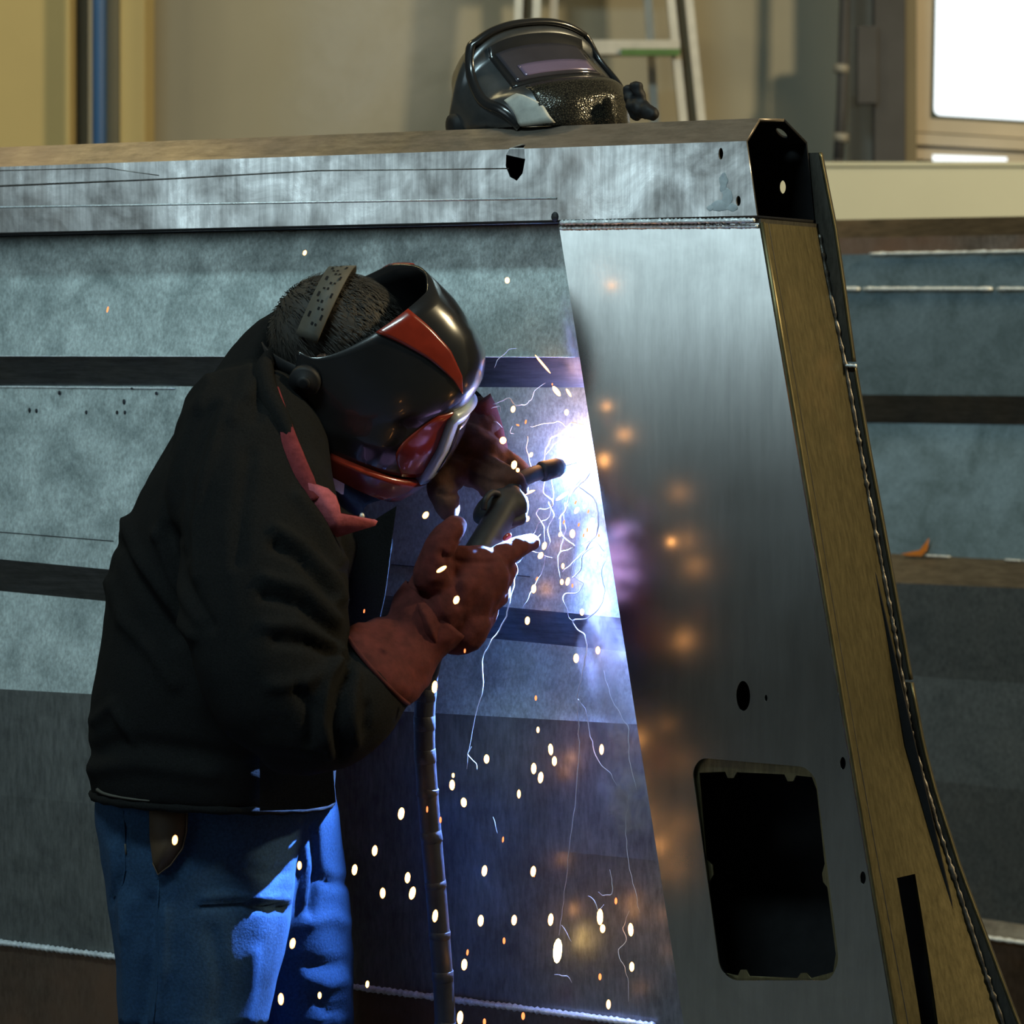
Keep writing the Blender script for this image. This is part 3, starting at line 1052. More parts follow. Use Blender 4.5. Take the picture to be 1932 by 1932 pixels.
def jacket_fold(c, n):
    v = 0.004 * mnoise.noise(c * 9.0) + 0.0025 * mnoise.noise(c * 21.0)
    v += 0.0035 * (0.5 - abs(mnoise.noise(Vector((c.x * 9 + c.z * 4, c.y * 6, c.z * 9 - c.x * 6)))))
    if n.y < 0.35:
        x, y = px_of(c)
        for x0, x1, y0, y1, poly, wd, h in CR:
            if x0 < x < x1 and y0 < y < y1:
                d = seg_dist(x, y, poly) / wd
                if d < 3:
                    v += h * math.exp(-d * d)
    return v


displace(jk, jacket_fold)
jacket = obj('jacket', jk, M['jacket'], per, True)
# ribbed hem with frayed light edge
hem = []
for k in range(49):
    t = 2 * PI * k / 48
    c, a, b = sec((182, 1494), (624, 1514), YB, 0.203, -0.012)
    e = 2 / 2.35
    hem.append(c + a * math.copysign(abs(math.cos(t)) ** e, math.cos(t)) * 1.01 + b * math.copysign(abs(math.sin(t)) ** e, math.sin(t)) * 1.01)
obj('jacket_hem', tube(hem, [0.0055 + 0.001 * math.sin(k * 3.1) for k in range(49)], 8), M['jacket'], jacket, True)
bjk = BVHTree.FromPolygons([v.co.copy() for v in jk.vertices], [tuple(p.vertices) for p in jk.polygons])


def on(tree, x, y, lift=0.002, default=4.2):
    o = Vector((0, 0, CZ))
    d = (P(x, y, 1.0) - o).normalized()
    h = tree.ray_cast(o, d)
    if h[0] is None:
        return P(x, y, default)
    return h[0] - d * lift


fray = [on(bjk, x, y, 0.001, 4.3) for x, y in ((184, 1490), (196, 1497), (215, 1502), (245, 1507), (282, 1511))]
obj('frayed_edge', tube(catmull(fray, 5), [0.0030, 0.0022, 0.0018, 0.0015, 0.0010], 6), M['strap'], jacket, True)
cf = [P(733 + 42 * math.cos(a) * 0.55 + 12, 1268 + 62 * math.sin(a), 4.15 - 0.05 * math.cos(a)) for a in np.linspace(0, 2 * PI, 25)]
snap = P(513, 749, 4.122)
obj('snap', ellipsoid(on(bjk, 514, 748, 0.002), (Vector((0.0035, 0, 0)), Vector((0, 0.003, 0)), Vector((0, 0, 0.005))), 10, 8), M['brass'], jacket, True)
# open jacket front hanging flat towards the camera side, added to block arc light


def hang(name, outline, Y0, Y1, th, mat, par):
    xs = [p[0] for p in outline]
    x0, x1 = min(xs), max(xs)
    fr = [P(x, y, Y0 + (Y1 - Y0) * (x - x0) / (x1 - x0)) for x, y in outline]
    n = len(fr)
    vs = fr + [v + Vector((0, th, 0)) for v in fr]
    fs = [tuple(range(n)), tuple(range(2 * n - 1, n - 1, -1))] + [(i, (i + 1) % n, n + (i + 1) % n, n + i) for i in range(n)]
    return obj(name, mesh(vs, fs), mat, par)


hang('jacket_shade_flap', [(600, 960), (640, 1008), (700, 985), (748, 955), (744, 985), (738, 1030), (733, 1075), (727, 1120), (717, 1166), (690, 1185), (640, 1200), (600, 1150)], 4.29, 4.265, 0.004, M['jacket'], jacket)
hang('jacket_shade_flap', [(490, 1400), (600, 1412), (628, 1430), (630, 1470), (634, 1513), (618, 1521), (580, 1527), (490, 1530)], 4.235, 4.228, 0.004, M['jacket'], jacket)  # added lower flap, hiding the arc-lit hem and shading the jeans
# upturned jacket collar behind the neck
ck = catmull([on(bjk, 512, 665, -0.006, 4.3), on(bjk, 498, 700, -0.008, 4.27), on(bjk, 505, 745, -0.008, 4.25), on(bjk, 530, 795, -0.006, 4.25), on(bjk, 555, 850, -0.004, 4.24)], 6)
obj('jacket_collar', tube(ck, [0.010, 0.017, 0.019, 0.017, 0.010], 10, True, 0.8, (0, 1, 0)), M['jacket'], jacket, True)

# --- red shirt collar showing at the throat


def sheet(name, pts2, Y, th, mat, par, Yfn=None, sub=True):
    """soft flap from a pixel outline with depth Y (or per-point), given thickness"""
    front = [P(x, y, Y if Yfn is None else Yfn(x, y)) for x, y in pts2]
    cx = sum(front, Vector()) / len(front)
    n = len(front)
    vs = front + [cx + Vector((0, -0.006, 0))] + [v + Vector((0, th, 0)) for v in front] + [cx + Vector((0, th, 0))]
    fs = []
    for i in range(n):
        j = (i + 1) % n
        fs.append((i, j, n))
        fs.append((n + 1 + j, n + 1 + i, 2 * n + 1))
        fs.append((j, i, n + 1 + i, n + 1 + j))
    o = obj(name, mesh(vs, fs), mat, par, True)
    return o


shirt = obj('shirt_collar', tube(catmull([on(bjk, 516, 735, -0.010, 4.27), on(bjk, 532, 800, -0.003, 4.26), on(bjk, 553, 862, 0.001, 4.25), on(bjk, 575, 910, 0.002, 4.24), on(bjk, 592, 945, 0.002, 4.23)], 6), [0.008, 0.013, 0.015, 0.014, 0.010], 12, True, 0.45, (0.8, 0, 0.5)), M['collar'], per, True)
YF = min(on(bjk, x, y, 0.008, 4.30).y for x, y in ((585, 915), (600, 950), (620, 980), (636, 1008), (640, 960), (690, 990)))
fl = [(581, 911), (598, 915), (618, 922), (633, 936), (640, 955), (643, 978), (650, 993), (675, 990), (705, 980), (712, 984), (708, 992), (675, 1002), (636, 1014), (616, 998), (598, 972), (586, 944)]
sheet('collar_flap', fl, 0, 0.012, M['pink'], shirt, lambda x, y: YF)
obj('collar_button', ellipsoid(P(683, 974, YF + 0.004), (Vector((0.0035, 0, 0)), Vector((0, 0.004, 0)), Vector((0, 0, 0.0045))), 10, 8), M['alu'], shirt, True)

# --- jeans
leg_r = loft(smooth_secs([sec((190, 1440), (560, 1440), 4.41, 0.130), sec((178, 1510), (575, 1530), 4.41, 0.128), sec((184, 1580), (562, 1600), 4.405, 0.126), sec((199, 1680), (556, 1690), 4.40, 0.120),
                          sec((214, 1800), (538, 1800), 4.39, 0.112), sec((230, 1932), (505, 1932), 4.39, 0.105), sec((255, 2200), (470, 2200), 4.39, 0.092),
                          sec((245, 2500), (430, 2500), 4.40, 0.088), sec((235, 2750), (430, 2750), 4.40, 0.088)]), 32)
leg_l = loft(smooth_secs([sec((330, 1440), (610, 1440), 4.50, 0.120), sec((330, 1510), (636, 1512), 4.51, 0.120), sec((380, 1600), (649, 1600), 4.53, 0.108), sec((420, 1700), (659, 1700), 4.54, 0.100),
                          sec((460, 1800), (665, 1800), 4.545, 0.096), sec((478, 1932), (667, 1932), 4.55, 0.092), sec((500, 2200), (680, 2200), 4.55, 0.086),
                          sec((480, 2500), (650, 2500), 4.55, 0.082), sec((470, 2690), (650, 2690), 4.55, 0.082)]), 32)
jn = remesh([leg_r, leg_l], 0.007, 5, 0.5)
JC = [([(250, 1700), (240, 1800), (245, 1932)], 13, 0.008), ([(285, 1700), (285, 1800), (265, 1932)], 12, -0.008), ([(310, 1720), (305, 1830), (290, 1932)], 11, 0.007),
      ([(215, 1600), (225, 1690), (240, 1760)], 12, 0.006), ([(235, 1560), (238, 1640), (215, 1700)], 7, -0.006),
      ([(385, 1695), (450, 1690), (540, 1698)], 7, 0.006), ([(385, 1708), (450, 1706), (540, 1712)], 7, -0.006), ([(440, 1640), (500, 1650), (540, 1645)], 9, -0.004),
      ([(590, 1740), (630, 1730), (650, 1740)], 12, 0.004), ([(585, 1820), (630, 1822), (650, 1817)], 11, -0.005), ([(580, 1850), (620, 1860), (650, 1852)], 12, 0.004),
      ([(600, 1655), (630, 1668), (652, 1665)], 9, -0.006), ([(590, 1560), (600, 1640), (585, 1720)], 8, -0.010), ([(570, 1590), (580, 1640), (575, 1700)], 9, 0.006),
      ([(400, 1760), (420, 1860), (410, 1932)], 16, -0.005), ([(480, 1800), (470, 1880), (455, 1932)], 14, 0.005), ([(600, 1880), (620, 1910), (645, 1905)], 11, -0.004)]
JR = []
for poly, wd, h in JC:
    xs = [p[0] for p in poly]
    ys = [p[1] for p in poly]
    JR.append((min(xs) - 3 * wd, max(xs) + 3 * wd, min(ys) - 3 * wd, max(ys) + 3 * wd, poly, wd, h))


def jean_fold(c, n):
    v = 0.0035 * mnoise.noise(c * 10) + 0.002 * mnoise.noise(c * 24)
    x, y = px_of(c)
    if y > 1932:
        v += 0.006 * math.sin(c.z * 70 + 3 * mnoise.noise(c * 6))
    elif n.y < 0.35:
        for x0, x1, y0, y1, poly, wd, h in JR:
            if x0 < x < x1 and y0 < y < y1:
                d = seg_dist(x, y, poly) / wd
                if d < 3:
                    v += h * math.exp(-d * d)
    return v


displace(jn, jean_fold)
jeans = obj('jeans', jn, M['jeans'], per, True)
# back pocket edge, fly seam, leather pouch at the hip


def bvh(me):
    return BVHTree.FromPolygons([v.co.copy() for v in me.vertices], [tuple(p.vertices) for p in me.polygons])


bj = bvh(jn)
obj('pocket_seam', tube([on(bj, x, y, 0.0005) for x, y in ((233, 1530), (236, 1580), (236, 1640), (232, 1668), (215, 1695))], 0.0011, 6), M['jeans'], jeans, True)
obj('pocket_seam', tube([on(bj, x, y, 0.0005) for x, y in ((236, 1592), (238, 1612))], 0.0014, 6), M['strap'], jeans, True)
obj('leg_seam', tube([on(bj, x, y, 0.0005) for x, y in ((300, 1660), (297, 1720), (299, 1800), (296, 1870), (290, 1932))], 0.0011, 6), M['jeans'], jeans, True)
pp = [(281, 1510), (354, 1510), (352, 1570), (345, 1600), (322, 1632), (298, 1650), (288, 1628), (282, 1580)]
c0 = [on(bj, x, y, 0.012) for x, y in pp]
cm = sum(c0, Vector()) / len(c0) + Vector((0, -0.006, 0))
n = len(c0)
vs = c0 + [cm] + [v + Vector((0, 0.012, 0)) for v in c0]
fs = [(i, (i + 1) % n, n) for i in range(n)] + [((i + 1) % n, i, n + 1 + i, n + 1 + (i + 1) % n) for i in range(n)] + [tuple(range(n + 1, 2 * n + 1))]
pch = obj('hip_pouch', mesh(vs, fs), M['brown_leather'], per, True)
obj('pouch_seam', tube([c + Vector((0, -0.001, 0)) for c in c0[1:7]], 0.0009, 6), M['brown_leather'], pch, True)
for cx, Yc in ((335, 4.40), (560, 4.55)):
    b0 = P(cx, 2700, Yc)
    bt = remesh([capsule([Vector((b0.x, Yc, 0.055)), Vector((b0.x + 0.17, Yc, 0.040))], [0.052, 0.040], 14), capsule([Vector((b0.x, Yc, 0.06)), Vector((b0.x, Yc, 0.16))], [0.05, 0.052], 14),
                 box_me(b0.x - 0.05, b0.x + 0.21, Yc - 0.045, Yc + 0.045, 0.002, 0.03)], 0.008, 3)
    obj('boot', bt, M['blackmatte'], per, True)

# --- head: hair cap with strands, headband
hair_me = ellipsoid(HL(0.0, 0, 0.012), (fH * 0.096, lH * 0.082, uH * 0.096), 32, 24)
displace(hair_me, lambda c, n: 0.004 * mnoise.noise(c * 40) - (0.03 if (c - hc).dot(uH) < -0.07 else 0))
hair = obj('hair', hair_me, M['hair'], per, True)
vs, fs = [], []
rr = random.Random(3)
for i in range(2600):
    th = rr.uniform(0, 2 * PI)
    ph = rr.uniform(0.0, 1.9)
    dl = fH * (math.sin(ph) * math.cos(th)) + lH * (math.sin(ph) * math.sin(th)) + uH * math.cos(ph)
    base = HL(0.0, 0, 0.012) + fH * (0.094 * dl.dot(fH)) + lH * (0.080 * dl.dot(lH)) + uH * (0.094 * dl.dot(uH))
    comb = (fH * 0.9 - uH * 0.25 + lH * rr.uniform(-0.5, 0.5))
    comb = (comb - dl * comb.dot(dl)).normalized()
    L = rr.uniform(0.014, 0.032)
    sd = dl.cross(comb).normalized() * 0.0007
    tip = base + comb * L + dl * rr.uniform(0.001, 0.005)
    mid = base + comb * L * 0.5 + dl * 0.005
    k = len(vs)
    vs += [base - sd, base + sd, mid + sd, mid - sd, tip]
    fs += [(k, k + 1, k + 2, k + 3), (k + 3, k + 2, k + 4)]
me = bpy.data.meshes.new('strands')
me.from_pydata([tuple(v) for v in vs], [], fs)
st = obj('hair_strands', me, M['hair'], hair, False)
st['kind'] = 'stuff'

# --- worn welding helmet: U-shaped shell fanning out from the ears
CEN = [(0.0, 0.160, -0.150), (0.08, 0.176, -0.128), (0.2, 0.188, -0.095), (0.36, 0.194, -0.050), (0.5, 0.192, -0.006), (0.56, 0.200, 0.018), (0.66, 0.203, 0.045),
       (0.76, 0.196, 0.074), (0.86, 0.170, 0.108), (0.94, 0.132, 0.132), (1.0, 0.092, 0.148)]
ct = [c[0] for c in CEN]
Fc = lambda t: float(np.interp(t, ct, [c[1] for c in CEN]))
Uc = lambda t: float(np.interp(t, ct, [c[2] for c in CEN]))


def shell_pt(phi, t, off=0.0):
    """phi in degrees, negative = near (camera) side"""
    def raw(ph, t):
        a = math.radians(ph)
        c, s_ = max(0.0, math.cos(a)), math.sin(a)
        wgt = 1 - c ** 1.25
        ue = -0.116 + 0.136 * t
        f = Fc(t) * c ** 0.80 - 0.018 * wgt * 1.0 + (0.03 * (1 - t) * wgt)
        if abs(ph) > 90:
            f -= (abs(ph) - 90) / 90 * 0.12
        wmax = 0.118 - 0.012 * t - 0.035 * max(0.0, 0.35 - t) * 1.2
        l = math.copysign(abs(s_) ** 0.85, s_) * wmax
        u = Uc(t) * (1 - wgt) + ue * wgt
        k = max(0.0, t - 0.80) / 0.20 * max(0.0, min(1.0, (ph + 12) / 55))
        f -= 0.045 * k
        u += 0.012 * k
        return HL(f, l, u)
    p = raw(phi, t)
    if off:
        e = 1.5
        a = raw(phi + e, t) - raw(phi - e, t)
        b = raw(phi, min(1, t + 0.02)) - raw(phi, max(0, t - 0.02))
        n = a.cross(b).normalized()
        if n.dot(p - hc) < 0:
            n = -n
        p = p + n * off
    return p


def shell_patch(name, p0, p1, t0, t1, off, th, mat, par, nu=24, nv=12, edge0=None, edge1=None, pt=shell_pt):
    """thick patch of the shell between angles p0..p1 and heights t0..t1; edge0/edge1(v) may give phi limits"""
    vs, fs = [], []
    for o_ in (off, off - th):
        for j in range(nv + 1):
            v = j / nv
            a = edge0(v) if edge0 else p0
            b = edge1(v) if edge1 else p1
            for i in range(nu + 1):
                vs.append(pt(a + (b - a) * i / nu, t0 + (t1 - t0) * v, o_))
    N = (nu + 1) * (nv + 1)
    w = nu + 1
    for j in range(nv):
        for i in range(nu):
            a = j * w + i
            fs.append((a, a + 1, a + w + 1, a + w))
            fs.append((a + N, a + w + N, a + w + 1 + N, a + 1 + N))
    for i in range(nu):
        for a in (i, nv * w + i):
            fs.append((a, a + 1, a + 1 + N, a + N))
    for j in range(nv):
        for a in (j * w, j * w + nu):
            fs.append((a, a + w, a + w + N, a + N))
    return obj(name, mesh(vs, fs), mat, par, True)


helm = shell_patch('welding_helmet', -104, 104, 0.0, 1.0, 0.0, 0.004, M['blackgloss'], per, 72, 30)
helm['label'] = 'black and red welding helmet lowered over the face'
# visor: red cheek inset, pale bezel and dark lens
shell_patch('visor_cheek', -47, -20, 0.17, 0.54, 0.003, 0.006, M['redshell'], helm, 14, 10, lambda v: -34 - 16 * math.sin(PI * min(1, v * 0.9 + 0.1)), lambda v: -22)
shell_patch('visor_cheek', 20, 47, 0.17, 0.54, 0.003, 0.006, M['redshell'], helm, 14, 10)
shell_patch('visor_bezel', -23, 23, 0.15, 0.54, 0.012, 0.016, M['lensrim'], helm, 14, 10)
shell_patch('lens', -15, 15, 0.22, 0.48, 0.0135, 0.006, M['lens'], helm, 10, 8)
# red flashes over the brow and red jaw guard
shell_patch('red_flash', 0, 0, 0.66, 1.0, 0.0022, 0.004, M['redshell'], helm, 8, 14, lambda v: -25 - 30 * v, lambda v: -25 - 8 * v)
shell_patch('red_flash', 0, 0, 0.62, 1.0, 0.0022, 0.004, M['redshell'], helm, 8, 14, lambda v: 18 + 8 * v, lambda v: 20 + 30 * v)
shell_patch('jaw_guard', -88, 88, -0.03, 0.15, 0.010, 0.012, M['redshell'], helm, 60, 6)
for sgn in (-1, 1):
    e = HL(-0.012, sgn * 0.118, -0.012)
    obj('pivot_knob', loft([(e + lH * sgn * q, fH * r_, uH * r_) for q, r_ in ((-0.012, 0.022), (0.000, 0.022), (0.003, 0.019), (0.004, 0.010), (0.007, 0.009), (0.008, 0.005))], 20), M['blackmatte'], helm, True)
# headgear: perforated strap over the crown, headband round the back of the head


def head_pt(th, ph, rise=0.0):
    """ph from crown axis, th around (0 = front)"""
    dl = (math.sin(ph) * math.cos(th), math.sin(ph) * math.sin(th), math.cos(ph))
    return HL(0.008 + dl[0] * (0.112 + rise), dl[1] * (0.090 + rise), 0.040 + dl[2] * (0.122 + rise))


def band(name, path, width_dir, wid, th, mat, par, holes=None):
    vs, fs = [], []
    n = len(path)
    for i, p in enumerate(path):
        t = (path[min(i + 1, n - 1)] - path[max(i - 1, 0)]).normalized()
        up = (p - HL(0.012, 0, 0.014)).normalized()
        sd = t.cross(up).normalized()
        for a, b in ((-1, 0), (1, 0), (1, 1), (-1, 1)):
            vs.append(p + sd * (a * wid / 2) + up * (b * th))
    for i in range(n - 1):
        for k in range(4):
            a = i * 4
            fs.append((a + k, a + (k + 1) % 4, a + 4 + (k + 1) % 4, a + 4 + k))
    fs += [(0, 1, 2, 3), tuple(n * 4 - 4 + k for k in range(4))]
    return obj(name, mesh(vs, fs), mat, par, True)


path = []
for k in range(25):
    q = -1.35 + 2.7 * k / 24           # across the crown from near ear to far ear
    dl = (-0.34, math.sin(q), math.cos(q))
    L = math.sqrt(sum(a * a for a in dl))
    dl = [a / L for a in dl]
    path.append(HL(0.0 + dl[0] * 0.104, dl[1] * 0.091, 0.012 + dl[2] * 0.104))
cst = band('crown_strap', path, None, 0.036, 0.0025, M['strap'], helm)
for k in range(3, 22, 2):
    p = path[k]
    t = (path[k + 1] - path[k - 1]).normalized()
    up = (p - HL(0.012, 0, 0.014)).normalized()
    sd = t.cross(up).normalized()
    for j, (a, b) in enumerate(((-0.009, 0.0), (0.009, 0.0), (0.0, 0.004))):
        c = p + up * 0.0026 + sd * a + t * b
        obj('strap_slot', ellipsoid(c, (t * (0.0032 if j < 2 else 0.0018), sd * 0.0014, up * 0.0006), 8, 6), M['burn'], None) if False else None
vs, fs = [], []
for k in range(2, 23):
    p = path[k]
    t = (path[k + 1] - path[k - 1]).normalized()
    up = (p - HL(0.012, 0, 0.014)).normalized()
    sd = t.cross(up).normalized()
    offs = ((-0.010, 0.0030), (0.010, 0.0030)) if k % 3 == 0 else ((0.0, 0.0016), (-0.006 if k % 2 else 0.006, 0.0012))
    for a, h in offs:
        c = p + up * 0.0034 + sd * a
        i0 = len(vs)
        vs += [c - t * h * 1.3 - sd * 0.0016, c + t * h * 1.3 - sd * 0.0016, c + t * h * 1.3 + sd * 0.0016, c - t * h * 1.3 + sd * 0.0016]
        fs.append((i0, i0 + 1, i0 + 2, i0 + 3))
me = bpy.data.meshes.new('slots')
me.from_pydata([tuple(v) for v in vs], [], fs)
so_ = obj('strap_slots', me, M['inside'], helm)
path = []
for k in range(31):
    th = math.radians(75 + 210 * k / 30)
    path.append(HL(0.012 + math.cos(th) * 0.106, math.sin(th) * 0.092, -0.012 + 0.02 * math.cos(th)))
band('headband', path, None, 0.030, 0.003, M['blackmatte'], helm)

# --- gloves
def lens_mesh(parts, vox=0.0036, sm=3):
    return remesh(parts, vox, sm, 0.5)


g_parts = [
    ellipsoid(P(850, 1125, 4.225), (Vector((0.040, 0.0, 0.062)), Vector((0.050, 0, -0.030)), Vector((0, 0.036, 0))), 20, 14),
    ellipsoid(P(890, 1100, 4.235), (Vector((0.030, 0.0, 0.045)), Vector((0.040, 0, -0.022)), Vector((0, 0.034, 0))), 20, 14),
    capsule([P(795, 1190, 4.21), P(830, 1150, 4.22), P(865, 1110, 4.23)], [0.045, 0.050, 0.050], 18, 0.75, (0, 1, 0)),
    # thumb along the handle
    capsule([P(815, 1085, 4.19), P(826, 1040, 4.185), P(846, 1008, 4.19), P(858, 994, 4.20)], [0.026, 0.022, 0.0195, 0.0165], 14),
    # index on the trigger, others closed round the handle
    capsule([P(905, 1080, 4.235), P(945, 1052, 4.25), P(980, 1030, 4.28), P(1003, 1024, 4.31)], [0.021, 0.0175, 0.015, 0.012], 12),
    capsule([P(912, 1105, 4.235), P(948, 1085, 4.26), P(950, 1068, 4.31), P(925, 1062, 4.33)], [0.020, 0.018, 0.016, 0.013], 12),
    capsule([P(912, 1140, 4.235), P(938, 1118, 4.265), P(935, 1100, 4.31), P(908, 1092, 4.33)], [0.020, 0.018, 0.016, 0.013], 12),
    capsule([P(895, 1180, 4.235), P(918, 1155, 4.265), P(915, 1135, 4.31), P(890, 1125, 4.32)], [0.021, 0.017, 0.015, 0.012], 12),
    ellipsoid(P(872, 1185, 4.225), (Vector((0.034, 0, 0.024)), Vector((0.020, 0, -0.028)), Vector((0, 0.032, 0))), 18, 12),
]
gl_me = lens_mesh(g_parts)
GC = [([(742, 1130), (760, 1165), (775, 1215)], 7, 0.006), ([(758, 1110), (780, 1160), (800, 1220)], 7, -0.006), ([(775, 1110), (800, 1160), (822, 1215)], 8, 0.006),
      ([(800, 1120), (830, 1165), (850, 1200)], 7, -0.004), ([(840, 1050), (870, 1060), (930, 1060)], 5, -0.003), ([(835, 1045), (860, 1090), (865, 1140)], 8, -0.004)]


def glove_fold(GCx):
    def fn(c, n):
        v = 0.0022 * mnoise.noise(c * 32) + 0.0012 * mnoise.noise(c * 75)
        x, y = px_of(c)
        for poly, wd, h in GCx:
            d = seg_dist(x, y, poly) / wd
            if d < 2.5 and n.y < 0.3:
                v += h * math.exp(-d * d)
        return v
    return fn


displace(gl_me, glove_fold(GC))
glove = obj('glove', gl_me, M['glove'], per, True)
glove['label'] = 'maroon suede gauntlet glove closed round the torch handle'
# flared gauntlet cuff, hollow at the sleeve end
cs = []
for (l, r, Y, b) in [((652, 1190), (772, 1326), 4.150, 0.070), ((668, 1178), (790, 1312), 4.158, 0.066), ((705, 1170), (812, 1284), 4.18, 0.054), ((734, 1160), (832, 1246), 4.20, 0.044),
                     ((742, 1122), (860, 1226), 4.21, 0.042), ((765, 1095), (885, 1205), 4.215, 0.038)]:
    cs.append(sec(l, r, Y, b))
cu = loft(smooth_secs(cs, 4), 36, True)
bmx = bmesh.new()
bmx.from_mesh(cu)
for f_ in [f_ for f_ in bmx.faces if len(f_.verts) > 6]:
    bmx.faces.remove(f_)
bmx.to_mesh(cu)
bmx.free()
displace(cu, lambda c, n: 0.0045 * mnoise.noise(c * 26) + 0.003 * mnoise.noise(c * 50))
co = obj('gauntlet_cuff', cu, M['glove'], glove, True)
sm_ = co.modifiers.new('t', 'SOLIDIFY')
sm_.thickness = 0.004
edge = []
c_, a_, b_ = cs[0]
for k in range(33):
    t = 2 * PI * k / 32
    edge.append(c_ + a_ * math.cos(t) * 1.0 + b_ * math.sin(t) * 1.0)
obj('cuff_edge', tube(edge, 0.0032, 6), M['glove'], glove, True)

g2 = [
    capsule([P(880, 800, 4.48), P(900, 838, 4.455)], [0.046, 0.040], 18),
    ellipsoid(P(893, 862, 4.43), (Vector((0.050, 0, -0.034)), Vector((0.024, 0, 0.036)), Vector((0, 0.036, 0))), 20, 14),
    # thumb hanging down
    capsule([P(850, 885, 4.41), P(836, 915, 4.385), P(840, 945, 4.375), P(845, 962, 4.375)], [0.030, 0.0235, 0.020, 0.0165], 14),
    # fingers laid over the torch neck
    capsule([P(905, 880, 4.41), P(938, 893, 4.385), P(965, 905, 4.375), P(982, 920, 4.385)], [0.022, 0.019, 0.016, 0.013], 12),
    capsule([P(895, 895, 4.42), P(920, 915, 4.39), P(945, 930, 4.375), P(965, 945, 4.38)], [0.021, 0.018, 0.016, 0.013], 12),
    capsule([P(930, 862, 4.43), P(962, 876, 4.43), P(985, 895, 4.43)], [0.021, 0.018, 0.015], 12),
]
g2_me = lens_mesh(g2)
displace(g2_me, glove_fold([([(860, 850), (900, 862), (940, 885)], 6, -0.004), ([(850, 870), (880, 880), (930, 905)], 6, 0.004), ([(862, 905), (880, 915), (900, 930)], 5, -0.003), ([(828, 930), (845, 936), (866, 930)], 4, -0.003)]))
glove2 = obj('glove', g2_me, M['glove2'], per, True)
glove2['label'] = 'brown leather glove steadying the torch neck'
cs2 = [sec((842, 800), (925, 742), 4.495, 0.052), sec((850, 815), (940, 775), 4.485, 0.050), sec((855, 840), (952, 815), 4.465, 0.046), sec((862, 868), (958, 852), 4.445, 0.042)]
cu = loft(smooth_secs(cs2, 4), 32, True)
displace(cu, lambda c, n: 0.004 * mnoise.noise(c * 26) + 0.002 * mnoise.noise(c * 50))
obj('gauntlet_cuff', cu, M['glove'], glove2, True)

# ================================================================= TORCH
arc = Tp(1104, 870, 0.044)
tor_b = thing('welding_torch', 'black welding torch with taped hose held at the seam', 'torch', (P(840, 0, 4.30).x, 4.30, 0))
obj('handle', remesh([capsule([P(960, 945, 4.355), P(938, 985, 4.33), P(905, 1040, 4.29), P(862, 1110, 4.25)], [0.024, 0.026, 0.026, 0.022], 16, 0.8, (0, 1, 0)),
                      ellipsoid(P(962, 962, 4.35), (Vector((0.024, 0, 0.018)), Vector((-0.012, 0, 0.022)), Vector((0, 0.022, 0))), 16, 12),
                      ellipsoid(P(930, 955, 4.345), (Vector((0.026, 0, 0.022)), Vector((-0.012, 0, 0.014)), Vector((0, 0.020, 0))), 16, 12)], 0.0035, 3), M['blackmatte'], tor_b, True)
obj('trigger', capsule([P(968, 985, 4.33), P(985, 978, 4.34), P(986, 955, 4.35)], [0.006, 0.008, 0.006], 10, 0.8), M['blackmatte'], tor_b, True)
obj('hanger_hook', tube(catmull([P(912, 962, 4.31), P(916, 942, 4.31), P(928, 930, 4.32), P(940, 932, 4.33)], 5), 0.0045, 8), M['blackmatte'], tor_b, True)
ob = obj('red_button', ellipsoid(P(957, 1013, 4.296), (Vector((0.006, 0, 0.004)), Vector((-0.002, 0, 0.004)), Vector((0, 0.004, 0))), 10, 8), M['redshell'], tor_b, True)
nk = catmull([P(955, 945, 4.355), P(972, 915, 4.375), P(1000, 897, 4.40), P(1030, 888, 4.425)], 6)
obj('neck', tube(nk, 0.011, 14), M['blackmatte'], tor_b, True)
n0, n1 = P(1018, 891, 4.415), P(1060, 880, 4.438)
ax = (n1 - n0)
obj('nozzle', tube([n0, n0 + ax * 0.1, n0 + ax * 0.12, n0 + ax * 0.8, n1], [0.0115, 0.014, 0.0145, 0.0135, 0.0105], 18), M['blackmatte'], tor_b, True)
obj('wire', tube([n1, n1.lerp(arc, 0.85)], 0.0012, 6), M['alu'], tor_b)
hp = catmull([P(862, 1110, 4.25), P(832, 1190, 4.245), P(812, 1250, 4.25), P(803, 1310, 4.255), P(801, 1400, 4.26), P(808, 1510, 4.27), P(820, 1650, 4.28), P(832, 1800, 4.29), P(840, 1932, 4.30),
              P(850, 2300, 4.32), P(862, 2700, 4.32), Vector((P(890, 0, 4.3).x, 4.28, 0.03)), Vector((0.05, 4.1, 0.016)), Vector((0.3, 3.6, 0.016))], 8)
hose = obj('hose', tube(hp, 0.0142, 16), M['hose'], tor_b, True)
rr = random.Random(5)
for k in range(24, 66, 5):
    p, q = hp[k], hp[k + 1]
    t = (q - p).normalized()
    sl_ = (Vector((1, 0, 0.0)) - t * t.x).normalized()
    tt = (t + sl_ * rr.uniform(-0.25, 0.1)).normalized()
    w_ = rr.uniform(0.004, 0.010)
    obj('tape_wrap', tube([p - tt * w_, p - tt * w_ * 0.9, p + tt * w_ * 0.9, p + tt * w_], [0.0142, 0.0148, 0.0147, 0.0142], 16), M['hose'], hose, True)

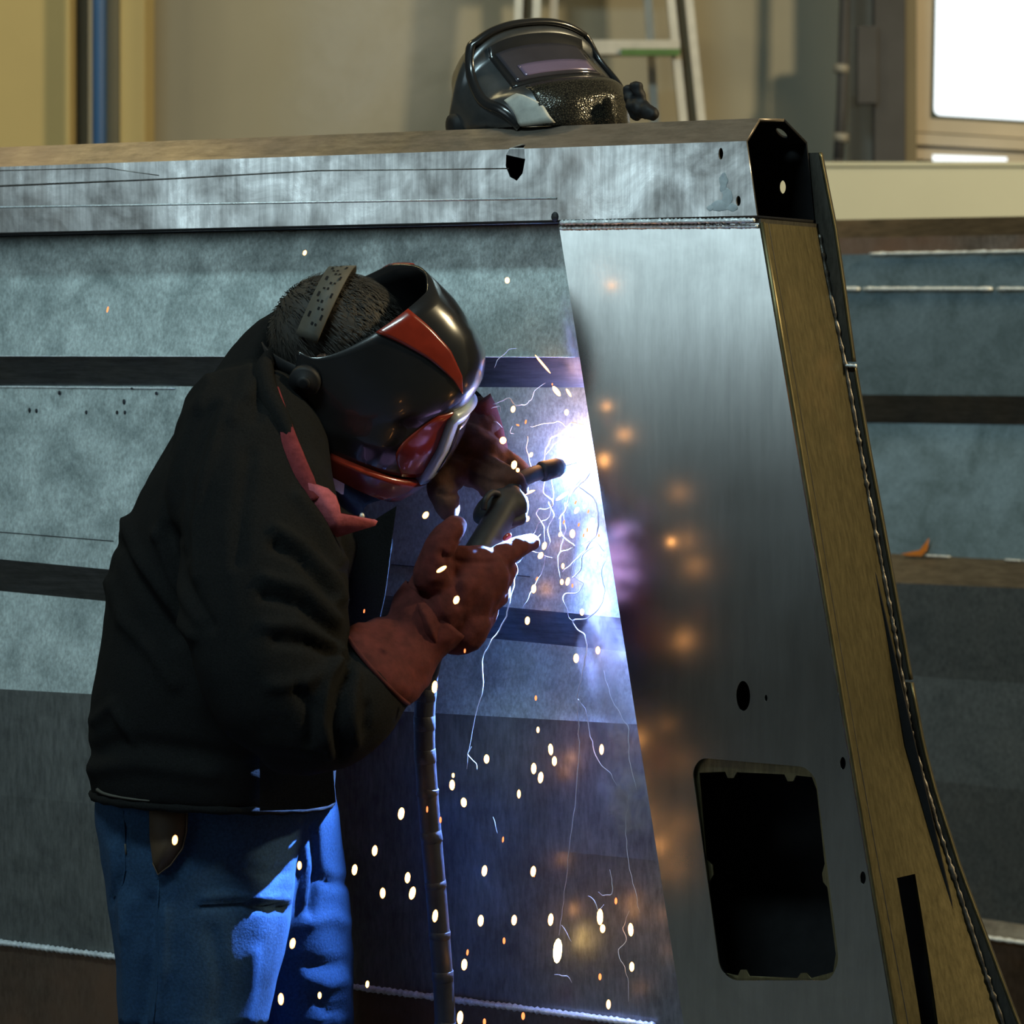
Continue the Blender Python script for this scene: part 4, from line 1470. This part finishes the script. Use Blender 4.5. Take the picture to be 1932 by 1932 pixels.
# ================================================================= ARC, SPARKS, FUME
M['arc'] = emis('arc_plasma', (0.55, 0.75, 1.0), 55)
am = ellipsoid(arc, (Vector((0.006, 0, 0.001)), Vector((0, 0.005, 0)), Vector((-0.001, 0, 0.007))), 16, 12)
displace(am, lambda c, n: 0.0025 * mnoise.noise(c * 260))
ao = obj('welding_arc', am, M['arc'], None, True)
tag(ao, 'blue white welding arc blazing at the post seam', 'welding arc')
ld = bpy.data.lights.new('arc_light', 'POINT')
ld.energy = 4.2
ld.color = (0.15, 0.33, 1.0)
ld.shadow_soft_size = 0.006
lo = bpy.data.objects.new('arc_light', ld)
COL.objects.link(lo)
lo.location = arc + DH * 0.003 - RH * 0.013 - Vector((0, 0, 0.008))
ls = bpy.data.lights.new('arc_fill_jeans', 'SPOT')  # added spot: arc light narrowed onto the jeans, clear of wall and chest
ls.energy = 1150
ls.color = (0.20, 0.40, 1.0)
ls.spot_size = math.radians(78)
ls.spot_blend = 0.7
ls.shadow_soft_size = 0.008
lso = bpy.data.objects.new('arc_fill_jeans', ls)
COL.objects.link(lso)
lso.location = arc - DH * 0.008 - RH * 0.014 - Vector((0, 0, 0.010))
lso.rotation_euler = Vector((-0.50, -0.53, -0.69)).to_track_quat('-Z', 'Y').to_euler()

ls2 = bpy.data.lights.new('arc_fill_seam', 'SPOT')  # added spot aimed down the seam to brighten smoke and threads
ls2.energy = 75
ls2.color = (0.24, 0.36, 1.0)
ls2.spot_size = math.radians(44)
ls2.spot_blend = 1.0
ls2.shadow_soft_size = 0.005
ls2o = bpy.data.objects.new('arc_fill_seam', ls2)
COL.objects.link(ls2o)
ls2o.location = arc - DH * 0.012 - RH * 0.012 - Vector((0, 0, 0.012))
ls2o.rotation_euler = (Tp(1160, 1400, 0.015) - ls2o.location).to_track_quat('-Z', 'Y').to_euler()
lw = bpy.data.lights.new('warm_arc_fill', 'POINT')  # added warm point left of the arc, standing in for pool and sparks
lw.energy = 0.4
lw.color = (1.0, 0.42, 0.14)
lw.shadow_soft_size = 0.02
lwo = bpy.data.objects.new('warm_arc_fill', lw)
COL.objects.link(lwo)
lwo.location = Tp(1035, 835, -0.01)
M['spark'] = emis('hot_spark', (1.0, 0.42, 0.12), 9.0)
M['spark_dim'] = emis('cooling_spark', (1.0, 0.20, 0.06), 3.0)
M['spark_big'] = emis('bright_globule', (1.0, 0.62, 0.20), 14.0)
bm = bmesh.new()
bmesh.ops.create_icosphere(bm, subdivisions=2, radius=1)
meshes = {}
for key in ('spark', 'spark_dim', 'spark_big'):
    me = bpy.data.meshes.new(key)
    bm.to_mesh(me)
    me.materials.append(M[key])
    for p in me.polygons:
        p.use_smooth = True
    meshes[key] = me
bm.free()


def spark(x, y, w_, h_, ang=0.0, key='spark', Y=None):
    """ang: tilt of the long axis from vertical, degrees clockwise in the picture"""
    if Y is None:
        if x < 600 and y > 1500:
            Y = 3.98
        elif 640 < x < 900 and y < 1350:
            Y = 4.10
        elif x < 860:
            Y = R.uniform(4.12, 4.22)
        elif x > 985 and R.random() < 0.93:
            Y = Tp(x, y, R.uniform(0.006, 0.034)).y
        else:
            Y = R.uniform(4.26, 4.36)
    o = bpy.data.objects.new('spark', meshes[key])
    k = Y / F
    o.scale = (w_ * 0.43 * k, w_ * 0.43 * k, h_ * 0.46 * k)
    o.rotation_euler = (R.uniform(-0.1, 0.1), math.radians(ang), 0)
    o.location = P(x, y, Y)
    COL.objects.link(o)
    if key == 'spark_big':
        lab, grp = 'large yellow molten globule falling below the weld', None
    else:
        if h_ / w_ > 2.4 and y < 1200:
            where = 'streaking past the torch'
        elif math.hypot(x - 1106, y - 870) < 130:
            where = 'bursting out beside the arc'
        elif y < 620:
            where = 'thrown up in front of the ribbed panel'
        elif x < 690 and y > 1520:
            where = 'falling past the blue jeans'
        elif x < 905 and y < 1345:
            where = 'flying past the glove and sleeve'
        elif abs(x - (800 + max(0, y - 1400) * 0.075)) < 32:
            where = 'falling in front of the torch hose'
        elif y < 1345:
            where = 'dropping along the post seam under the arc'
        elif y < 1620:
            where = 'falling beside the torch hose at hip height'
        else:
            where = 'falling low beside the torch hose'
        kind = 'white hot spark ' if key == 'spark' else 'small cooling orange spark '
        lab, grp = kind + where, kind + where
    tag(o, lab, 'spark', grp)
    return o


SP = [(575, 477, 8, 11, 20), (957, 529, 11, 13, 0), (1069, 778, 10, 13, 0), (968, 772, 10, 14, 10), (949, 831, 15, 15, 0), (970, 877, 13, 18, 10), (977, 887, 8, 9, 0), (1002, 858, 8, 11, 25),
      (803, 972, 12, 16, 35), (995, 979, 9, 12, 20), (861, 1132, 13, 18, 20), (1027, 1030, 10, 17, 15), (1020, 1048, 11, 15, 25), (1080, 1007, 12, 18, 0), (1057, 1008, 7, 11, 20),
      (1088, 963, 9, 15, 30), (1103, 956, 6, 9, 10), (1118, 983, 10, 14, 0), (1122, 1040, 10, 15, 0), (1062, 1068, 7, 12, 0), (1060, 1098, 8, 12, 0), (1071, 1097, 9, 17, 12), (1007, 1111, 11, 18, 5),
      (995, 1171, 11, 17, 5), (1098, 1155, 9, 14, 0), (1087, 1242, 12, 19, 0), (1128, 1227, 10, 16, 0), (820, 1296, 12, 25, 5), (715, 1328, 8, 15, 8), (1039, 1414, 11, 24, -5), (1046, 1436, 11, 20, 0),
      (1007, 1450, 12, 23, 0), (1020, 1467, 12, 24, 5), (1135, 1414, 10, 22, 0), (918, 1432, 12, 19, 0), (853, 1481, 12, 22, 0), (875, 1514, 13, 20, -5), (757, 1535, 14, 26, 8),
      (330, 1585, 12, 20, 5), (707, 1605, 12, 22, 5), (565, 1633, 9, 17, 0), (669, 1641, 12, 23, 6), (769, 1656, 12, 23, 5), (778, 1685, 14, 27, 12), (722, 1685, 12, 22, 0), (914, 1643, 12, 23, 6),
      (1006, 1644, 12, 22, 5), (821, 1728, 12, 26, 6), (907, 1737, 13, 24, 4), (970, 1736, 12, 22, 4), (1039, 1735, 12, 26, 4), (1132, 1730, 14, 34, 0), (1137, 1752, 12, 18, 0), (1190, 1754, 12, 28, -3),
      (876, 1820, 13, 24, 4), (1192, 1824, 11, 20, 0), (552, 1780, 12, 22, 10), (530, 1885, 12, 25, 0), (1148, 1895, 10, 20, 0), (868, 1920, 14, 28, 4), (979, 1498, 8, 18, 0),
      (1015, 1377, 7, 13, 0), (855, 1463, 6, 10, 0), (693, 1857, 8, 15, 5), (603, 1878, 8, 14, 0), (1050, 738, 11, 26, -38), (1073, 741, 6, 20, -32), (1024, 687, 5, 50, -40), (995, 930, 6, 34, 70),
      (1061, 936, 8, 32, 55), (833, 1074, 9, 24, 58), (1068, 884, 7, 40, 82), (1060, 873, 6, 26, 75), (1096, 800, 8, 14, -20), (1104, 868, 9, 26, 85)]
for q in SP:
    spark(*q)
SD = [(203, 584, 4, 13, 12), (992, 796, 4, 9, 10), (977, 802, 4, 7, -70), (1013, 1092, 4, 9, 25), (877, 1228, 4, 9, 5), (687, 1153, 3, 8, 8), (1011, 1317, 5, 11, 0), (806, 1527, 4, 13, 0), (831, 1547, 5, 13, 0),
      (949, 1584, 4, 12, 5), (1162, 1700, 6, 14, 0), (951, 1775, 6, 14, 0), (882, 1797, 5, 13, 5), (1132, 1843, 7, 14, 0), (987, 1917, 8, 16, 0), (914, 1928, 7, 14, 0), (1042, 725, 3, 5, 0),
      (1008, 1652, 3, 6, 0), (1080, 1105, 4, 8, 0), (1101, 1010, 4, 9, 10), (1086, 948, 4, 9, 20), (1110, 965, 4, 9, 15), (1092, 990, 4, 8, 15), (1108, 1000, 4, 10, 5), (1130, 1010, 4, 8, 0), (1064, 985, 4, 9, 15)]
for q in SD:
    spark(*q, key='spark_dim')
spark(1052, 1794, 20, 52, 4, key='spark_big')

# drifting fume threads, lit by the arc
M['thread'] = plain('pale_fume_thread', (0.85, 0.88, 0.92), 0.9, 0, 30, 0.1, 0)
TR = [([(976, 913), (987, 909), (984, 922), (968, 950), (950, 975), (938, 1000), (915, 1012), (886, 1032), (889, 1060), (884, 1085), (878, 1110)], 1.7),
      ([(1040, 1052), (1012, 1042), (990, 1036), (972, 1048), (961, 1065), (972, 1088), (962, 1130), (952, 1170), (925, 1215), (910, 1250), (912, 1290), (900, 1340), (890, 1385), (880, 1450)], 1.5),
      ([(1108, 895), (1092, 918), (1120, 938), (1129, 975), (1124, 1010), (1112, 1020), (1095, 1030)], 1.9),
      ([(1143, 1057), (1135, 1078), (1141, 1116), (1130, 1150), (1105, 1167), (1083, 1170), (1090, 1188), (1105, 1203), (1104, 1240), (1095, 1285), (1090, 1330), (1093, 1400), (1086, 1500), (1074, 1600), (1063, 1700), (1055, 1765)], 1.5),
      ([(1090, 1320), (1106, 1345), (1116, 1400), (1132, 1440), (1152, 1458), (1163, 1482)], 1.1),
      ([(1140, 1265), (1150, 1308), (1166, 1342), (1185, 1377), (1187, 1432), (1202, 1490)], 1.1),
      ([(1100, 800), (1078, 798), (1062, 815), (1040, 828), (1030, 850), (1024, 880)], 1.6),
      ([(996, 822), (994, 850), (1002, 882), (1012, 902), (1004, 915)], 1.6),
      ([(1063, 832), (1074, 852), (1062, 862), (1070, 873), (1056, 880)], 1.4),
      ([(1030, 880), (1027, 910), (1026, 932), (1042, 944), (1036, 958), (1016, 962), (1012, 972), (1026, 995), (1028, 1030)], 1.8),
      ([(1066, 948), (1064, 975), (1066, 1000), (1058, 1035), (1053, 1060), (1058, 1095)], 1.4),
      ([(1112, 880), (1094, 906), (1076, 930), (1070, 955), (1056, 985), (1060, 1010), (1084, 1030), (1075, 1036), (1058, 1040), (1052, 1056)], 1.6),
      ([(1122, 875), (1104, 905), (1082, 925), (1074, 945)], 2.2),
      ([(930, 762), (945, 758), (960, 750), (972, 763), (985, 764), (1002, 755), (1008, 738), (1028, 722)], 1.3),
      ([(932, 692), (945, 672), (962, 660), (975, 657)], 0.8),
      ([(1118, 822), (1090, 826), (1066, 824), (1048, 838), (1030, 858)], 1.4),
      ([(1098, 792), (1084, 800), (1070, 806), (1058, 795), (1048, 796), (1022, 800), (1000, 806)], 1.1),
      ([(1116, 846), (1100, 850), (1082, 862), (1066, 890), (1056, 902)], 1.5),
      ([(1040, 898), (1044, 930), (1036, 975), (1018, 985), (1008, 1005), (992, 1020)], 1.1),
      ([(1034, 945), (1044, 972), (1032, 1000), (1038, 1024), (1020, 1060)], 0.9),
      ([(1128, 1030), (1100, 1045), (1098, 1070), (1080, 1090), (1085, 1060), (1100, 1040)], 1.4),
      ([(1140, 1040), (1120, 1020), (1110, 1030), (1094, 1050), (1075, 1065), (1062, 1080)], 1.3),
      ([(1086, 1075), (1088, 1092), (1100, 1100), (1090, 1118), (1066, 1120), (1064, 1135), (1075, 1165), (1086, 1172)], 1.1),
      ([(1020, 1010), (998, 1035), (980, 1060), (962, 1080)], 0.8),
      ([(1030, 1050), (1020, 1085), (1000, 1120), (985, 1150)], 0.8),
      ([(1187, 1500), (1180, 1560), (1186, 1625), (1200, 1690), (1207, 1722)], 0.7),
      ([(1150, 1640), (1156, 1680), (1140, 1690), (1128, 1683)], 1.0),
      ([(1188, 1720), (1176, 1750), (1182, 1775), (1165, 1795), (1178, 1825), (1186, 1860), (1184, 1890)], 0.8),
      ([(1060, 1745), (1070, 1762), (1078, 1775)], 1.0),
      ([(1046, 1838), (1070, 1842), (1078, 1854)], 1.0),
      ([(1110, 1690), (1122, 1700), (1130, 1718), (1140, 1705)], 1.0),
      ([(930, 1540), (934, 1556), (938, 1572)], 0.9),
      ([(890, 1408), (884, 1425), (898, 1440), (902, 1452)], 0.8),
      ([(926, 770), (942, 766), (945, 778)], 1.3), ([(930, 795), (940, 796), (948, 806)], 0.9), ([(966, 805), (962, 815), (970, 818)], 0.9)]
for pl, wd in TR:
    dd = R.uniform(0.004, 0.030)
    y0 = 4.42
    pts_ = [Tp(x, y, dd + R.uniform(-0.006, 0.006)) if x > 1000 else P(x, y, min(4.44, Tp(x, y, dd).y) + R.uniform(-0.006, 0.006)) for x, y in pl]
    c = catmull(pts_, 5)
    c = [p + Vector((mnoise.noise(p * 90), 0, mnoise.noise(p * 90 + Vector((5, 5, 5))))) * 0.0022 for p in c]
    r_ = wd * y0 / F * 0.85
    o = obj('fume_thread', tube(c, [r_ * 0.4, r_, r_ * 1.1, r_ * 0.8, r_ * 0.3], 5), M['thread'], None, True)
    mx, my = pl[len(pl) // 2]
    L = sum(math.hypot(b[0] - a[0], b[1] - a[1]) for a, b in zip(pl, pl[1:]))
    if L > 400:
        lab = 'very long pale fume thread trailing down from the glove' if pl[-1][0] < 1000 else 'very long pale fume thread hanging down the post seam'
    elif mx < 980:
        lab = 'short pale fume thread floating between helmet and seam' if my < 900 else 'pale fume thread curling over the glove and torch' if my < 1200 else 'faint pale fume wisp beside the torch hose'
    elif my < 900:
        lab = 'pale curling fume thread rising around the arc'
    elif my < 1200:
        lab = 'pale curling fume thread tangled just below the arc'
    elif my < 1500:
        lab = 'faint pale fume thread by the lower post seam'
    else:
        lab = 'faint pale fume wisp low in front of the lower panel'
    tag(o, lab, 'fume thread', lab)

# welding smoke hanging along the seam and drifting up behind the rail
def smoke_mat(name, density, scale, lo, hi):
    """scattering smoke that thins out towards the rim of its puff (unit sphere in object space)"""
    m = bpy.data.materials.new(name)
    m.use_nodes = True
    t = m.node_tree
    t.nodes.remove(t.nodes['Principled BSDF'])
    v = coords(t)
    n = noise_tex(t, v, scale, 4, 0.6, 0.8)
    d = mapr(t, n, lo, hi, 0.0, density)
    ln = node(t, 'ShaderNodeVectorMath', operation='LENGTH')
    t.links.new(v, ln.inputs[0])
    fo = mapr(t, ln.outputs['Value'], 0.15, 1.0, 1.0, 0.0)
    mu = node(t, 'ShaderNodeMath', operation='MULTIPLY')
    t.links.new(d, mu.inputs[0])
    t.links.new(fo, mu.inputs[1])
    sct = node(t, 'ShaderNodeVolumeScatter')
    sct.inputs['Color'].default_value = (0.97, 0.98, 1.0, 1)
    t.links.new(mu.outputs[0], sct.inputs['Density'])
    t.links.new(sct.outputs[0], t.nodes['Material Output'].inputs['Volume'])
    return m


M['smoke'] = smoke_mat('weld_smoke', 85.0, 2.2, 0.44, 0.68)
M['smoke_far'] = smoke_mat('drifting_smoke', 5.0, 1.6, 0.36, 0.8)
bm = bmesh.new()
bmesh.ops.create_icosphere(bm, subdivisions=3, radius=1)
puff_me = {}
for key in ('smoke', 'smoke_far'):
    puff_me[key] = bpy.data.meshes.new('puff')
    bm.to_mesh(puff_me[key])
    puff_me[key].materials.append(M[key])
bm.free()


def puff(par, key, c, rx, ry, rz, tilt):
    o = bpy.data.objects.new('puff', puff_me[key])
    COL.objects.link(o)
    o.parent = par
    o.matrix_parent_inverse = Matrix.Translation(-base_of(par))
    o.location = c
    o.scale = (rx, ry, rz)
    o.rotation_euler = (0, tilt, -TH if key == 'smoke' else 0)
    return o


c = Tp(1150, 1560, 0.015)
sm = thing('weld_smoke', 'bluish weld smoke hanging along the post seam below the arc', 'smoke', c)
for x, y, rx, rz in ((1128, 1160, 0.026, 0.06), (1150, 1265, 0.055, 0.085), (1180, 1365, 0.045, 0.06), (1185, 1500, 0.050, 0.070), (1080, 630, 0.016, 0.070)):
    puff(sm, 'smoke', Tp(x, y, 0.022), rx, 0.026, rz, -0.14)
c = P(700, 280, 5.7)
sm = thing('drifting_smoke', 'faint grey smoke drifting up behind the top rail', 'smoke', c)
for x, y, r_ in ((660, 190, 0.16), (740, 90, 0.20), (700, -30, 0.20)):
    puff(sm, 'smoke_far', P(x, y, 5.7), r_, r_ * 0.8, r_ * 1.1, 0.4)

# ================================================================= SPARE HELMET ON THE RAIL
l2 = Vector((0.86, 0.46, 0.12)).normalized()
f2 = Vector((0.40, -0.47, 0.79))
f2 = (f2 - l2 * f2.dot(l2)).normalized()
u2 = f2.cross(l2).normalized()
if u2.z < 0:
    u2 = -u2
h2 = Tp(1008, 172, 0.172)
H2 = lambda f, l, u: h2 + (f2 * f + l2 * l + u2 * u) * 1.0
C2 = [(0.0, 0.075, -0.150), (0.08, 0.105, -0.138), (0.18, 0.128, -0.110), (0.28, 0.132, -0.078), (0.36, 0.122, -0.052), (0.42, 0.112, -0.040), (0.68, 0.112, 0.050), (0.72, 0.130, 0.062), (0.80, 0.128, 0.078),
      (0.88, 0.108, 0.105), (0.95, 0.075, 0.128), (1.0, 0.040, 0.142)]
t2 = [c[0] for c in C2]


ZR = [-9.0]


def shell2(phi, t, off=0.0):
    def raw(ph, t):
        a = math.radians(ph)
        c, s_ = max(0.0, math.cos(a)), math.sin(a)
        wgt = 1 - c ** 1.2
        ue = -0.085 + 0.16 * t
        f = float(np.interp(t, t2, [q[1] for q in C2])) * c ** 0.75 + 0.018 * wgt
        if abs(ph) > 90:
            f -= (abs(ph) - 90) / 90 * 0.22
        l = math.copysign(abs(s_) ** 0.85, s_) * (0.122 - 0.045 * max(0.0, 0.4 - t) * 1.6 - 0.03 * max(0, t - 0.8) * 3)
        u = float(np.interp(t, t2, [q[2] for q in C2])) * (1 - wgt) + ue * wgt
        return H2(f, l, u)
    p = raw(phi, t)
    if off:
        a = raw(phi + 1.5, t) - raw(phi - 1.5, t)
        b = raw(phi, min(1, t + 0.02)) - raw(phi, max(0, t - 0.02))
        n = a.cross(b).normalized()
        if n.dot(p - h2) < 0:
            n = -n
        p = p + n * off
    if ZR[0] > 0 and t < 0.16:
        k = min(1.0, (0.16 - t) / 0.12)
        p.z = p.z * (1 - k) + (ZR[0] - 0.0005) * k
    p.z = max(p.z, ZR[0] - 0.0005)
    return p


def honey(name):
    m, t, b = nt(name)
    v = coords(t)
    vo = node(t, 'ShaderNodeTexVoronoi')
    vo.feature = 'DISTANCE_TO_EDGE'
    vo.inputs['Scale'].default_value = 300
    t.links.new(v, vo.inputs['Vector'])
    c = ramp(t, vo.outputs['Distance'], [(0.05, (0.012, 0.012, 0.012)), (0.2, (0.06, 0.055, 0.04))])
    t.links.new(c, b.inputs['Base Color'])
    b.inputs['Roughness'].default_value = 0.22
    b.inputs['Metallic'].default_value = 0.5
    bump(t, b, vo.outputs['Distance'], 0.4, 0.002)
    return m


h2.z = 0.0
zmin = shell2(0, 0.04).z
h2.z = pts[3][1] - 0.008 - zmin
ZR[0] = pts[3][1] + 0.001
M['honey'] = honey('honeycomb_print')
M['graphite'] = plain('graphite_shell', (0.085, 0.09, 0.095), 0.3, 0.7, 25, 0.3, 0.02)
M['lilac'] = plain('lilac_filter', (0.16, 0.12, 0.19), 0.15, 0.2, 8, 0.2, 0)
M['sticker'] = plain('worn_white_print', (0.42, 0.42, 0.38), 0.6, 0, 40, 0.3, 0.1)
sp = thing('welding_helmet', 'graphite welding helmet lying on top of the steel rail', 'helmet', (h2.x, h2.y, pts[3][1]))
sh = shell_patch('shell', -112, 112, 0.0, 1.0, 0.0, 0.004, M['graphite'], sp, 72, 34, pt=shell2)
shell_patch('snout', -34, 52, 0.02, 0.34, 0.002, 0.004, M['honey'], sh, 30, 10, lambda v: -42 + 10 * v, lambda v: 62 - 10 * v, pt=shell2)
wf = shell_patch('window_frame', -36, 36, 0.40, 0.71, 0.003, 0.006, M['blackgloss'], sp, 20, 10, pt=shell2)
shell_patch('lens', -30, 30, 0.44, 0.67, 0.0045, 0.003, M['lens'], wf, 20, 8, pt=shell2)
shell_patch('filter', -22, 26, 0.46, 0.54, 0.0052, 0.001, M['lilac'], wf, 16, 4, pt=shell2)
rg = [shell2(-62, 0.10, -0.004), shell2(-64, 0.25, 0.0), shell2(-64, 0.45, 0.001), shell2(-58, 0.68, 0.001)] + [shell2(a, 0.80 + 0.0 * a, 0.004) for a in range(-48, 49, 8)] + [shell2(56, 0.66, 0.004), shell2(60, 0.40, 0.002), shell2(62, 0.20, -0.004)]
obj('brow_ridge', tube(catmull(rg, 4), 0.0082, 12, True, 0.6), M['blackgloss'], sp, True)
shell_patch('worn_print', -58, -30, 0.10, 0.30, 0.0025, 0.003, M['sticker'], sh, 10, 6, lambda v: -60 + 4 * v, lambda v: -44 + 16 * (1 - v), pt=shell2)
hg = remesh([capsule([Tp(1196, 162, 0.10), Tp(1204, 166, 0.10), Tp(1210, 190, 0.10), Tp(1216, 212, 0.10)], [0.007, 0.009, 0.008, 0.010], 12),
             capsule([Tp(1192, 200, 0.10), Tp(1210, 205, 0.10), Tp(1232, 216, 0.09)], [0.010, 0.013, 0.010], 12), capsule([Tp(1185, 170, 0.11), Tp(1200, 215, 0.11)], [0.008, 0.010], 12)], 0.003, 2)
displace(hg, lambda c, n: 0.003 * mnoise.noise(c * 110))
obj('headgear_strap', hg, M['blackmatte'], sp, True)
for sgn in (-1, 1):
    e = H2(0.0, sgn * 0.112, 0.020)
    obj('pivot_knob', loft([(e + l2 * sgn * q, f2 * r_, u2 * r_) for q, r_ in ((-0.012, 0.024), (0.004, 0.024), (0.007, 0.02), (0.016, 0.018), (0.018, 0.008))], 18), M['blackmatte'], sp, True)
